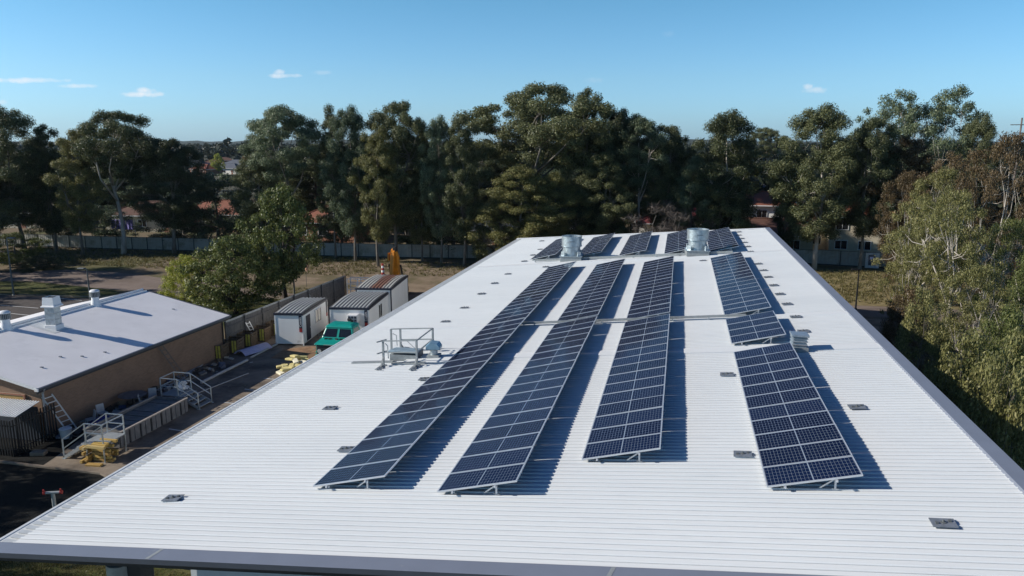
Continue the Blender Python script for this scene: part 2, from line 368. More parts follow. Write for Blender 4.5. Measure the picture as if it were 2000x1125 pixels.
# ------------------------------------------------------------------ ground sheets
def sheet(name, pts, m, z, thick=None):
    b = MB(); n = len(pts); b.add([(x, y, z) for x, y in pts], [tuple(range(n))])
    if sum(pts[i][0] * pts[(i + 1) % n][1] - pts[(i + 1) % n][0] * pts[i][1] for i in range(n)) < 0: b.f = [b.f[0][::-1]]
    return struct(b.build(name, m))
def pxs(*l): return [tuple(onz(*p)[:2]) for p in l]
sheet('ground', [(-250, -80), (250, -80), (250, 190), (-250, 190)], M['ground'], 0)
sheet('far_ground', [(-9000, 186), (9000, 186), (9000, 9000), (-9000, 9000)], M['suburb'], -.02)
sheet('yard_pavement', [(-33.6, 27.9), (-26.2, 27.85), (-24.6, 27.2), (-23.0, 26.0), (-21.8, 24.4), (-21.0, 22.6), (-16.3, 22.6), (-11.2, 22.6), (-11.2, 66), (-33.6, 66)], M['concrete'], .008)
sheet('lawn', [(-60, 6), (-11.3, 6), (-11.3, 21.6), (-60, 21.6)], M['lawn'], .004)
sheet('mulch_bed', [(-48, 21.6), (-16.4, 21.6), (-16.4, 22.5), (-21.1, 22.5), (-21.9, 24.3), (-23.1, 25.9), (-24.7, 27.1), (-26.2, 27.75), (-33.6, 27.8), (-48, 28.2)], M['mulch_and_shade'], .012)
sheet('painted_yard_shade', [(-36, 27.9), (-29.7, 27.95), (-30.0, 29.4), (-30.5, 31.4), (-36, 31.4)], M['mulch_and_shade'], .016)  # black sheet painting the shadow on the yard between palisade and stairs
kb = MB()
kp = [(-33.6, 27.85), (-26.2, 27.8), (-24.65, 27.15), (-23.05, 25.95), (-21.85, 24.35), (-21.05, 22.55)]
for a, b in zip(kp, kp[1:]): kb.bar((*a, .05), (*b, .05), .13, .1)
struct(kb.build('kerb', M['concrete']))
sheet('driveway', pxs((40, 531), (130, 527), (230, 532), (310, 542), (390, 551), (520, 566), (620, 580), (640, 600), (560, 598), (440, 590), (300, 572), (190, 563), (60, 549), (0, 549), (-120, 548), (-120, 535)), M['track'], .008)
gv = pxs((-60, 551), (60, 552), (150, 561), (225, 570), (238, 577), (190, 581), (60, 577), (-60, 574))
sheet('grass_island', gv, M['lawn'], .12)
ib = MB(); ib.prism(gv, 0, .11); struct(ib.build('island_kerb', M['concrete']))
sheet('car_park', pxs((-300, 577), (0, 577), (190, 583), (250, 577), (300, 573), (440, 592), (440, 600)) + [(-46.5, 48), (-46.5, 20), (-120, 20)], M['asphalt'], .004)
lb = MB()
for (a, b) in (((100, 581), (160, 587)), ((0, 610), (95, 620)), ((0, 596), (75, 602)), ((175, 588), (215, 596))):
    p = onz(*a); q = onz(*b); lb.bar((p.x, p.y, .010), (q.x, q.y, .010), .12, .004)
struct(lb.build('road_marking', M['lineW']))
sheet('green_verge', pxs((300, 578), (400, 583), (470, 580), (560, 585), (600, 596), (500, 640), (420, 640), (360, 600)), M['lawn'], .012)
sheet('dirt_yard', [(-33.5, 66.1), (-10, 66.1), (4, 76), (4, 92), (-45, 90), (-44, 76)], M['dirt'], .004)
sheet('dry_grass_field', [(8.2, 76), (34, 76), (34, 98), (8.2, 98)], M['dry_grass'], .004)
sheet('side_path', [(8.2, 70.8), (40, 71.5), (40, 75.9), (8.2, 75.6)], M['track'], .008)
sheet('concrete_pad', [(12, 63.6), (20.2, 63.9), (20.2, 70.2), (12, 70)], M['concrete'], .012)
jb = MB()
for p, q in (((515, 739), (545, 742)), ((478, 760), (502, 764)), ((437, 786), (470, 790)), ((330, 838), (352, 842))):
    a = onz(*p); b = onz(*q); jb.bar((a.x, a.y, .012), (b.x + .3, b.y, .012), .10, .004)
struct(jb.build('pavement_joint', M['lineW']))
sheet('brown_dirt_patch', pxs((528, 700), (556, 682), (612, 676), (640, 690), (628, 705), (585, 706)), M['brown_dirt'], .016)

# ------------------------------------------------------------------ main building
XL, XR, YN = -15.5, 7.62, 13.32
def yfar(x): return 73.8 + (x + 16.04) * (69.4 - 73.8) / 23.63
hall = thing('hall_building', 'long hall with white ribbed metal roof carrying the solar panels', 'building')
PIT = .2255
def make_roof():
    b = MB(); prof = []
    y = YN; yend = yfar(XL)
    while y < yend:
        prof += [(y, 0), (y + .146, 0), (y + .148, -.030), (y + .1655, -.032), (y + .1675, .006), (y + .182, .030), (y + .204, .030), (y + .2245, .001)]; y += PIT
    prof.append((y, 0))
    rows = []
    for (yy, dz) in prof:
        xr = XR
        if yy > yfar(XR): xr = max(XL + .01, min(XR, -16.04 + (yy - 73.8) * 23.63 / (69.4 - 73.8)))
        rows.append((len(b.v), len(b.v) + 1)); b.v += [(XL, yy, rz(XL) + dz), (xr, yy, rz(xr) + dz)]
    for (a, c), (d, e) in zip(rows, rows[1:]): b.f.append((a, c, e, d))
    return b
roof = make_roof().build('roof', M['roof'], hall)
for y0, wd in ((28.95, .62), (34.72, .5), (55.1, .55)):
    fl = MB(); x0, x1 = XL + .3, XR - .02
    for i in range(6):
        xa = x0 + (x1 - x0) * i / 6; xb = x0 + (x1 - x0) * (i + 1) / 6
        fl.add([(xa, y0, rz(xa) + .047), (xb, y0, rz(xb) + .047), (xb, y0 + wd, rz(xb) + .052), (xa, y0 + wd, rz(xa) + .052)], [(0, 1, 2, 3)])
        fl.add([(xa, y0, rz(xa) + .047), (xb, y0, rz(xb) + .047), (xb, y0, rz(xb) - .01), (xa, y0, rz(xa) - .01)], [(0, 3, 2, 1)])
    fl.build('flashing', M['roof'], hall)
# gutter on the low side
g = MB(); ya, yb = 13.1, 73.7
for (x0, z0, x1, z1) in ((-15.44, -.03, -15.60, -.055), (-15.60, -.055, -15.99, -.06), (-15.99, -.06, -16.0, -.045), (-16.0, -.045, -16.08, -.042), (-16.08, -.042, -16.09, -.2)):
    zb = rz(-15.5)
    g.add([(x0, ya, zb + z0), (x0, yb, zb + z0), (x1, yb, zb + z1), (x1, ya, zb + z1)], [(0, 1, 2, 3)])
g.build('gutter', M['gutter'], hall)
tg = MB(); y = YN
while y < 73.2:
    tg.rot((-15.70, y + .085, rz(-15.5) - .042), (.40, .150, .008), ry=R_(1)); tg.box((-15.5, y + .195, rz(-15.5) + .01), (.04, .03, .04)); y += PIT
tg.build('sheet_end', mat('sheet_end_metal', (.55, .58, .59), .5, .1, .12, 3), hall)
# capping along the near edge and high side
cp = MB()
N = 24
for i in range(N):
    xa = -16.1 + (8.02 + 16.1) * i / N; xb = -16.1 + (8.02 + 16.1) * (i + 1) / N
    cp.add([(xa, 13.42, rz(xa) + .07), (xb, 13.42, rz(xb) + .07), (xb, 12.98, rz(xb) + .05), (xa, 12.98, rz(xa) + .05)], [(3, 2, 1, 0)])
    cp.add([(xa, 13.42, rz(xa) + .07), (xb, 13.42, rz(xb) + .07), (xb, 13.42, rz(xb) - .02), (xa, 13.42, rz(xa) - .02)], [(0, 1, 2, 3)])
cp.build('near_capping', M['capping'], hall)
f1 = MB()
for i in range(N):
    xa = -16.1 + (8.02 + 16.1) * i / N; xb = -16.1 + (8.02 + 16.1) * (i + 1) / N
    f1.add([(xa, 12.978, rz(xa) + .052), (xb, 12.978, rz(xb) + .052), (xb, 12.97, rz(xb) - .07), (xa, 12.97, rz(xa) - .07)], [(3, 2, 1, 0)])
f1.build('fascia', M['slate'], hall)
f2 = MB()
f2.add([(-15.95, 13.06, rz(-15.95) - .06), (7.9, 13.06, rz(7.9) - .06), (7.9, 13.06, rz(7.9) - .20), (-15.95, 13.06, rz(-15.95) - .20)], [(3, 2, 1, 0)])
f2.add([(-15.95, 13.06, rz(-15.95) - .20), (7.9, 13.06, rz(7.9) - .20), (7.9, 20, rz(7.9) - .20), (-15.95, 20, rz(-15.95) - .20)], [(0, 1, 2, 3)])
f2.build('soffit', M['dark_steel'], hall)
cs = MB()
for x in (-11.35, -1.1, 4.5): cs.add([(x, 13.0, rz(x) + .056), (x + .09, 13.0, rz(x) + .064), (x + .19, 13.4, rz(x) + .090), (x + .10, 13.4, rz(x) + .082)], [(0, 1, 2, 3)])
cs.build('capping_joint', M['galv_dull'], hall)
rc = MB(); yr = yfar(XR)
zc = rz(7.6)
for (x0, z0, x1, z1) in ((7.56, -.02, 7.56, .09), (7.56, .09, 7.96, .12), (7.96, .12, 7.98, -.55)):
    rc.add([(x0, 13.0, zc + z0), (x0, yr + .2, zc + z0), (x1, yr + .2, zc + z1), (x1, 13.0, zc + z1)], [(3, 2, 1, 0)])
rc.build('side_capping', M['capping'], hall)
ft = MB(); xa, xb = -16.05, 7.7
for (d0, z0, d1, z1) in ((-.25, .03, -.25, .075), (-.25, .075, .12, .085), (.12, .085, .12, -.5)):
    ft.add([(xa, yfar(xa) + d0, rz(xa) + z0), (xb, yfar(xb) + d0, rz(xb) + z0), (xb, yfar(xb) + d1, rz(xb) + z1), (xa, yfar(xa) + d1, rz(xa) + z1)], [(0, 1, 2, 3)])
ft.build('far_capping', M['roof'], hall)
# walls
def wall_strip(a, c, b=None):
    b = b or MB(); (x0, y0), (x1, y1) = a, c
    b.add([(x0, y0, 0), (x1, y1, 0), (x1, y1, rz(x1) - .10), (x0, y0, rz(x0) - .10)], [(0, 1, 2, 3)]); return b
M['clad'] = rib_mat('grey_white_cladding', (.44, .48, .52), 0, .42, .03, .05, .5, .9)
wall_strip((-10.9, 14.1), (7.4, 14.1)).build('front_wall', M['clad'], hall)
wb = MB()
for a, c in (((-15.3, 72.6), (-15.3, 19.5)), ((-15.3, 19.5), (-10.9, 19.5)), ((-10.9, 19.5), (-10.9, 14.1)), ((7.4, 14.1), (7.4, 68.6)), ((7.4, 68.6), (-15.3, 72.6))): wall_strip(a, c, wb)
wb.build('wall', M['white_wall'], hall)
cb = MB(); cb.lathe([(.31, 0), (.31, 5.4)], (-12.95, 14.0, 0), 20); cb.build('column', M['galv_dull'], hall, True)
cb = MB(); cb.box((-12.5, 14.12, 2.7), (.4, .46, 5.4)); cb.build('column_casing', M['dark_steel'], hall)

# ------------------------------------------------------------------ solar panels
TILT = R_(13.97); PL = 2.1; PW = 1.038; PP = 1.058
LOWZ = .13
mg = MB(); mg.add([(.012, .012, -.004), (PL - .012, .012, -.004), (PL - .012, PW - .012, -.004), (.012, PW - .012, -.004)], [(0, 1, 2, 3)])
me_g = mg.mesh('cell_sheet', M['cells'])
mk_ = MB(); mk_.add([(.012, .012, -.010), (PL - .012, .012, -.010), (PL - .012, PW - .012, -.010), (.012, PW - .012, -.010)], [(3, 2, 1, 0)])
me_k = mk_.mesh('back_sheet', M['black_rubber'])  # black rather than white, to deepen the shade under the panels
mf = MB()
for c, d in (((PL / 2, .013, -.018), (PL, .026, .04)), ((PL / 2, PW - .013, -.018), (PL, .026, .04)), ((.013, PW / 2, -.018), (.026, PW - .052, .04)), ((PL - .013, PW / 2, -.018), (.026, PW - .052, .04))): mf.box(c, d)
me_f = mf.mesh('panel_frame', M['alu'])
def panel(x, y, label, group):
    o = thing('solar_panel', label, 'solar panel', (x, y, rz(x) + LOWZ), 0, group); o.rotation_euler = (rnd.gauss(0, .0022), -TILT + rnd.gauss(0, .0022), 0)
    for nm, me in (('cell_sheet', me_g), ('frame', me_f), ('back_sheet', me_k)):
        c = bpy.data.objects.new(nm, me); COL.objects.link(c); c.parent = o
def rack(x, y0, n, label):
    L = n * PP; o = thing('mounting_rack', label, 'mounting rack', (x, y0, rz(x)), 0, 'racks carrying the solar panels')
    ct, st = math.cos(TILT), math.sin(TILT)
    xs = (.42, 1.55)
    for u in xs:
        zz = LOWZ + u * st - .07
        b = MB(); b.box((u * ct, L / 2, zz), (.04, L + .10, .05)); b.build('rail', M['alu'], o)
    k = 0; yy = .12
    while yy < L:
        for u in xs:
            top = LOWZ + u * st - .09; base = S * u * ct + .04
            b = MB(); b.bar((u * ct, yy, base), (u * ct, yy, top), .045); b.box((u * ct, yy, base + .005), (.16, .06, .012)); b.build('leg', M['alu'], o)
        b = MB(); b.bar((xs[1] * ct - .32, yy + .05, S * 1.2 + .04), (xs[1] * ct, yy + .05, LOWZ + xs[1] * st - .1), .035); b.build('brace', M['alu'], o)
        yy += PP * 2
    # tilt struts under each second panel
ROWS = [(-9.11, [(16.605, 17, 'leftmost long row, near block'), (34.73, 17, 'leftmost long row, middle block')]),
        (-5.61, [(16.418, 17, 'second long row from left, near block'), (34.73, 17, 'second long row from left, middle block')]),
        (-2.25, [(18.463, 15, 'third long row from left, near block'), (34.73, 17, 'third long row from left, middle block')]),
        (2.26, [(16.984, 11, 'separate front right block'), (29.9, 4, 'short four-panel block at right'), (34.95, 17, 'rightmost row, middle block')])]
FAR = [(-11.4, 57.35, 'leftmost block behind the round exhausts'), (-7.8, 57.1, 'second block behind the round exhausts'), (-4.35, 56.8, 'centre block behind the round exhausts'), (-.95, 56.4, 'fourth block behind the round exhausts'), (2.33, 55.95, 'rightmost block behind the round exhausts')]
for x, blocks in ROWS:
    for y0, n, ph in blocks:
        for k in range(n): panel(x, y0 + k * PP, f'{ORD[k]} dark blue solar panel from near end, {ph}', 'tilted solar panels on the white roof')
        rack(x, y0, n, f'aluminium legs and rails under the {ph}')
for x, y0, ph in FAR:
    for k in range(12): panel(x, y0 + k * PP, f'{ORD[k]} solar panel from near end, {ph}', 'tilted solar panels on the white roof')
    rack(x, y0, 12, f'aluminium legs and rails under the {ph}')

# cable trays
def tray(name, label, pts, wd=.11):
    b = MB(); o = thing(name, label, 'cable tray', (0, 0, 0))
    for (p, q) in zip(pts, pts[1:]):
        a = Vector((p[0], p[1], rz(p[0]) + .17)); c = Vector((q[0], q[1], rz(q[0]) + .17)); b.bar(a, c, .07, wd)
    b.build('tray', M['galv_dull'], o)
    s = MB()
    for (p, q) in zip(pts, pts[1:]):
        n = max(1, int((Vector(p) - Vector(q)).length / 1.6))
        for k in range(n + 1):
            x = p[0] + (q[0] - p[0]) * k / n; y = p[1] + (q[1] - p[1]) * k / n; s.box((x, y, rz(x) + .083), (.05, wd + .05, .08))
    s.build('support', M['galv'], o)
tray('cable_tray', 'grey cable tray crossing the roof at the gap between near and middle rows', [(-8.3, 34.66), (3.2, 34.66)])
tray('cable_tray', 'grey cable tray crossing the roof in front of the exhausts', [(-10.8, 56.35), (-6.6, 56.0), (.2, 55.35), (3.9, 55.05)], .16)

# round exhausts
def exhaust(x, y, label):
    o = thing('roof_exhaust', label, 'roof exhaust', (x, y, rz(x)), R_(3), 'round galvanised exhausts on the roof')
    b = MB(); b.box((0, 0, .20), (1.62, 1.62, .40)); b.build('base', M['galv_dull'], o, bevel=.02)
    b = MB(); b.box((0, 0, .42), (1.75, 1.75, .04)); b.build('base_flange', M['galv'], o)
    b = MB(); b.lathe([(.66, .44), (.66, 1.06), (.69, 1.06), (.69, 1.10)], (0, 0, 0), 36, (False, False)); b.build('lower_drum', M['galv'], o, True)
    b = MB(); b.lathe([(.66, 1.10), (.80, 1.13), (.80, 1.16), (.765, 1.17), (.765, 1.86), (.79, 1.87), (.79, 1.91), (.73, 1.91), (.73, 1.25), (.0, 1.22)], (0, 0, 0), 36, (False, False)); b.build('upper_drum', M['galv'], o, True)
    for sx, sy in ((-1, -1), (1, -1), (-1, 1), (1, 1)):
        b = MB(); b.rot((sx * .62, sy * .62, .60), (.05, .34, .34), R_(45 * sx * sy)); b.build('bracket', M['galv'], o)
    b = MB(); b.box((.1, -.765, 1.55), (.42, .02, .03)); b.build('handle', M['slate'], o)
exhaust(-7.95, 56.4, 'round galvanised exhaust drum in front of the leftmost far panels')
exhaust(1.42, 55.6, 'round galvanised exhaust drum near the right side of the roof')

# hooded ventilator, box vent
p = onroof(848, 700)
o = thing('hooded_ventilator', 'small blue grey hooded ventilator beside the guardrailed roof hatch', 'roof vent', p, R_(5)); o.scale = (.85, .85, .85)
b = MB(); b.box((0, 0, .12), (.62, .62, .2)); b.build('base', M['galv_dull'], o, bevel=.02)
b = MB(); b.lathe([(.19, .22), (.19, .55)], n=18); b.build('neck', M['galv'], o, True)
b = MB(); b.prism([(-.36, .0), (.36, .0), (.36, .14), (.24, .32), (-.16, .36), (-.36, .18)], -.3, .3, Matrix.Translation((0, 0, .52)) @ Matrix.Rotation(R_(90), 4, 'X')); b.build('hood', mat('blue_grey_hood', (.22, .36, .46), .35, .4), o, bevel=.03)
b = MB(); b.box((0, 0, .515), (.66, .54, .02)); b.build('bird_mesh', M['black_rubber'], o)
pl = MB(); pl.box((0, 0, .055), (2.3, 1.15, .03)); q = onroof(838, 702)
tag(pl.build('flashing_sheet', M['roof'], None, loc=(q.x + .2, q.y - .15, q.z + .03)), 'flat white flashing sheet under the hooded ventilator', 'flashing')
bpy.data.objects['flashing_sheet'].rotation_euler.y = -math.atan(S)
p = onroof(1559, 685)
o = thing('box_vent', 'square louvred galvanised vent at the end of the short four-panel block', 'roof vent', p, 0)
b = MB(); b.box((0, 0, .10), (.62, .66, .2)); b.build('base', M['galv_dull'], o)
b = MB()
for k in range(3): b.prism([(-.24 - .0, -.25), (.24, -.25), (.24, .25), (-.24, .25)], .2 + k * .13, .24 + k * .13)
b.build('louvre_stack', M['galv'], o)
b = MB(); b.box((0, 0, .38), (.42, .42, .36)); b.build('throat', M['slate'], o)
b = MB()
for k in range(3): b.lathe([(.42, .28 + .12 * k), (.32, .36 + .12 * k)], n=4)
bb = b.build('louvre', M['galv'], o); bb.rotation_euler.z = R_(45)
b = MB(); b.box((0, 0, .64), (.64, .66, .08)); b.build('cap', M['galv'], o, bevel=.02)

# roof hatch and guardrail
HX, HY = -11.5, 29.2
hq = onroof(790, 703)
o = thing('roof_hatch', 'pale blue grey access hatch with sloping lid inside the guardrail', 'roof hatch', (hq.x, hq.y + .25, rz(hq.x)), R_(3))
b = MB(); b.box((0, 0, .15), (1.2, .92, .26)); b.build('curb', M['galv_dull'], o)
b = MB(); b.rot((0, 0, .36), (1.30, 1.0, .10), rx=R_(-8)); b.build('lid', mat('hatch_blue_grey', (.30, .40, .46), .45, .2), o, bevel=.03)
b = MB(); b.box((.66, -.05, .22), (.05, .6, .34)); b.build('end_flap', M['slate'], o)
o = thing('walkway_plank', 'white planks lying across the ribs in front of the hatch', 'plank', (-11.6, 28.62, rz(-11.6) + .06), R_(0)); o.rotation_euler.y = -math.atan(S)
b = MB(); b.box((-1.0, .1, 0), (1.9, .22, .05)); b.build('board', M['galv_dull'], o)
b = MB(); b.box((.75, -.18, 0), (1.5, .2, .05)); b.build('board', M['galv_dull'], o)
gr = thing('guardrail', 'galvanised guardrail frame around the roof access hatch', 'guardrail', (0, 0, 0))
A = [onroof(*p, .05) for p in ((749.5, 713), (814.5, 713), (846, 686), (783, 686.5), (765, 687))]
for p in A: p.z = rz(p.x) + .05
H1 = Vector((0, 0, 1.05))
for i, p in enumerate(A):
    b = MB(); b.bar(p, p + H1, .075); b.build('post', M['galv_dull'], gr)
for i, p in enumerate(A[:4]):
    b = MB(); b.bar(p + Vector((0, 0, .35)), p + Vector((.02, -.35 if i < 2 else .35, .02)), .06); b.box((p.x - .05, p.y + (-.35 if i < 2 else .35), p.z + .01), (.10, .75, .03)); b.build('outrigger', M['galv_dull'], gr)
    for k in (-.25, -.05, .15, .35):
        b = MB(); b.box((p.x + .04, p.y + (-.38 if i < 2 else .3) + k, p.z + .0), (.22, .09, .06)); b.build('counterweight', M['anchor'], gr)
def railb(p, q, hs=(1.05, .55), r=.045):
    for h in hs:
        b = MB(); b.bar(p + Vector((0, 0, h)), q + Vector((0, 0, h)), r); b.build('rail', M['galv_dull'], gr)
railb(A[0], A[1]); railb(A[1], A[2]); railb(A[3], A[2]); railb(A[4], A[3], (1.05,)); railb(A[0] + Vector((-.18, -.25, 0)), A[0] + Vector((.05, .25, 0)), (1.05, .55))
b = MB(); b.tube([A[4] + Vector((.08, 0, .85)), A[4] + Vector((.25, 0, .78)), A[4] + Vector((.27, 0, .3))], .02); b.tube([A[0] + Vector((.1, 0, .95)), A[0] + Vector((.2, 0, .85)), A[0] + Vector((.22, 0, .3))], .02); b.build('grab_handle', M['galv_dull'], gr)
b = MB(); b.bar(A[1] + Vector((-.4, 0, 1.0)), A[1] + Vector((0, 0, .65)), .02); b.build('stay', M['galv_dull'], gr)

# anchors
apl = MB(); apl.box((0, 0, .055), (.46, .36, .022))
ame = apl.mesh('plate', M['anchor'])
aeb = MB(); aeb.lathe([(.06, .066), (.06, .08), (.025, .085), (.02, .12), (.0, .13)], n=10); aeb.box((.13, .05, .08), (.06, .06, .03)); aeb.box((-.13, -.05, .08), (.06, .06, .03))
aem = aeb.mesh('eyebolt', M['pole_grey'])
def anchor(px, py, label, rzr=0):
    p = onroof(px, py, .045); o = thing('roof_anchor', label, 'roof anchor', (p.x, p.y, rz(p.x)), rzr, 'grey anchor plates on the roof'); o.rotation_euler.y = -math.atan(S)
    for nm, me in (('plate', ame), ('eyebolt', aem)):
        c = bpy.data.objects.new(nm, me); COL.objects.link(c); c.parent = o
for px, py, lb in ((338, 973, 'anchor plate alone on the near left of the roof'), (645, 797, 'anchor plate left of the leftmost row, below the guardrail'),
                   (677, 877, 'anchor plate touching the near left edge of the leftmost row'), (830, 740, 'anchor plate half hidden behind the leftmost row by the ventilator'),
                   (870, 628, 'anchor plate just beyond the guardrail frame'), (907, 601, 'anchor plate on left slope, second beyond the guardrail'),
                   (940, 573.6, 'anchor plate on left slope, third beyond the guardrail'), (966, 553, 'anchor plate on left slope, fourth beyond the guardrail'),
                   (992, 535, 'anchor plate on left slope, fifth beyond the guardrail'), (1024, 510, 'anchor plate below the near corner of the leftmost far block'),
                   (1041, 498, 'anchor plate left of the leftmost far block, near its corner'), (1055, 487, 'anchor plate left of the leftmost far block, at mid length'),
                   (1058, 470.5, 'anchor plate left of the leftmost far block, near the far edge'), (1066, 521, 'anchor plate at the far end of the leftmost long row'),
                   (1373, 509, 'anchor plate left of the far end of the rightmost row'), (1420, 731, 'anchor plate left of the front right block, farther one'),
                   (1451, 887, 'anchor plate left of the front right block, nearer one'), (1674, 795, 'anchor plate alone right of the front right block'),
                   (1843, 1022, 'large bluish anchor plate near the lower right of the roof')):
    anchor(px, py, lb, rnd.uniform(-.08, .08))
for k, (px, py) in enumerate(((1569, 646.5), (1554, 618.5), (1537, 593.5), (1523, 574), (1511, 557), (1500, 541), (1491, 528), (1481, 515), (1466, 491.5), (1460, 481.5), (1454, 473.5), (1448, 466), (1443, 459.5), (1443, 453))):
    anchor(px, py, f'{ORD[k]} anchor plate from near end in line right of rightmost row', rnd.uniform(-.06, .06))
# ------------------------------------------------------------------ left building
lbd = thing('brick_building', 'low brown brick building with pale metal gable roof beside the yard', 'building')
EX, EZ, RX, YA, YB = -31.9, 3.0, -39.1, 30.3, 47.35
RZ_ = lroof(RX)
b = MB()
b.add([(EX, YA, EZ), (EX, YB, EZ), (RX, YB, RZ_), (RX, YA, RZ_)], [(0, 1, 2, 3)])
b.add([(2 * RX - EX, YA, EZ), (2 * RX - EX, YB, EZ), (RX, YB, RZ_), (RX, YA, RZ_)], [(3, 2, 1, 0)])
b.add([(EX, YA, EZ - .04), (EX, YB, EZ - .04), (RX, YB, RZ_ - .04), (RX, YA, RZ_ - .04)], [(3, 2, 1, 0)])
b.build('roof', M['left_roof'], lbd)
b = MB(); b.tube([(RX, YA - .02, RZ_ + .03), (RX, YB + .02, RZ_ + .03)], .09, 8)
b.bar((RX + .35, YA, lroof(RX + .35) + .02), (RX + .35, YB, lroof(RX + .35) + .02), .05, .10); b.build('ridge_cap', M['white_paint'], lbd)
b = MB(); b.box((EX + .07, (YA + YB) / 2, EZ - .07), (.14, YB - YA, .13)); b.build('gutter', M['slate'], lbd)
b = MB(); b.box((EX + .02, YA - .03, EZ - .08), (.2, .10, .14)); b.build('gutter_end', M['white_plastic'], lbd)
b = MB(); b.box((EX - .05, (YA + YB) / 2, EZ - .22), (.05, YB - YA, .16)); b.build('fascia', M['dark_steel'], lbd)
for yy in (YA - .02, YB + .02):
    b = MB(); b.bar((EX, yy, EZ - .03), (RX, yy, RZ_ - .03), .05, .16); b.bar((2 * RX - EX, yy, EZ - .03), (RX, yy, RZ_ - .03), .05, .16); b.build('barge_board', M['white_paint'] if yy < 40 else M['slate'], lbd)
wx0, wx1 = 2 * RX - EX + .45, EX - .42
b = MB(); y0, y1 = YA + .6, YB - .35
prof = [(wx0, 0), (wx1, 0), (wx1, lroof(wx1) - .07), (RX, RZ_ - .07), (wx0, lroof(wx1) - .07)]
b.prism([(x, z) for x, z in prof], -y1, -y0, Matrix.Rotation(R_(90), 4, 'X')); b.build('wall', M['brick'], lbd)
b = MB(); b.tube([(wx1 + .07, y0 + .06, .05), (wx1 + .07, y0 + .06, 2.5), (EX + .05, y0 - .2, 2.85)], .055, 8); b.build('downpipe', M['pvc'], lbd)
b = MB(); b.tube([(wx1 + .07, y1 - .1, .05), (wx1 + .07, y1 - .1, 2.6)], .05, 8); b.build('downpipe', M['dark_steel'], lbd)
b = MB(); b.box((wx1 - 1.9, y0 - .03, 1.75), (1.7, .05, 1.1)); bw = b.build('boarded_window', M['ply'], lbd)
b = MB()
for c, d in (((wx1 - 1.9, y0 - .05, 2.35), (1.9, .08, .1)), ((wx1 - 1.9, y0 - .05, 1.15), (1.9, .08, .1)), ((wx1 - 2.8, y0 - .05, 1.75), (.1, .08, 1.1)), ((wx1 - 1.0, y0 - .05, 1.75), (.1, .08, 1.1))): b.box(c, d)
b.build('window_frame', M['brick_red'], bw)
b = MB()
for x, y in ((-33.6, 32.4), (-34.0, 34.1), (-33.3, 34.9), (-32.9, 36.2), (-35.1, 45.4)): b.box((x, y, lroof(x) + .03), (.16, .10, .05))
b.build('roof_bracket', M['anchor'], lbd)

def whirly(x, y, label, s=1.0):
    o = thing('ridge_ventilator', label, 'roof vent', (x, y, lroof(x)), 0, 'vents on the ridge of the brick building'); o.scale = (.66 * s, .66 * s, .95 * s)
    b = MB(); b.lathe([(.62, -.18), (.50, .05), (.38, .30), (.36, .62)], n=20, cap=(False, False)); b.build('flared_base', M['white_paint'], o, True)
    b = MB(); b.lathe([(.36, .58), (.36, .90)], n=18, cap=(False, False)); b.build('core', M['slate'], o)
    b = MB()
    for k in range(20):
        a = k * 2 * math.pi / 20; b.rot((.43 * math.cos(a), .43 * math.sin(a), .80), (.09, .05, .36), a)
    b.build('vane', M['galv_dull'], o)
    b = MB(); b.lathe([(.46, .98), (.48, 1.03), (.36, 1.12), (.0, 1.16)], n=22, cap=(True, False)); b.build('cap', M['white_paint'], o, True)
whirly(-38.75, 42.3, 'round louvred vent on the ridge nearest the far end of the brick building')
whirly(-38.9, 35.4, 'round louvred vent on the ridge at the left edge of the photo')
o = thing('duct_stack', 'tall square galvanised duct with flared white cowl on the brick building roof', 'duct', (-37.35, 37.3, lroof(-37.35)), R_(8)); o.scale = (.66, .66, .84)
b = MB(); b.box((0, 0, .08), (1.12, 1.12, .42)); b.build('base_collar', M['white_paint'], o, bevel=.03)
b = MB(); b.box((0, 0, .95), (.92, .92, 1.5))
b.build('duct', M['galv'], o)
for zz in (.7, 1.15):
    b = MB(); b.box((0, 0, zz), (.95, .95, .03)); b.build('seam', M['galv_dull'], o)
b = MB(); n4 = [(-1, -1), (1, -1), (1, 1), (-1, 1)]
lv = [(.66, 1.62), (.66, 1.70), (.56, 1.76), (.50, 2.35)]
vs = [(sx * r, sy * r, z) for r, z in lv for sx, sy in n4]; fs = [(i * 4 + k, i * 4 + (k + 1) % 4, i * 4 + 4 + (k + 1) % 4, i * 4 + 4 + k) for i in range(3) for k in range(4)] + [(3, 2, 1, 0)]
b.add(vs, fs); b.build('cowl', M['white_paint'], o)
b = MB(); b.box((0, 0, 2.28), (.9, .9, .02)); b.build('throat', M['black_rubber'], o)
fl2 = MB(); fl2.add([(-36.7, 36.6, lroof(-36.7) + .012), (-36.7, 38.0, lroof(-36.7) + .012), (-39.0, 38.0, lroof(-39) + .012), (-39.0, 36.6, lroof(-39) + .012)], [(0, 1, 2, 3)]); fl2.build('duct_flashing', M['gutter'], lbd)

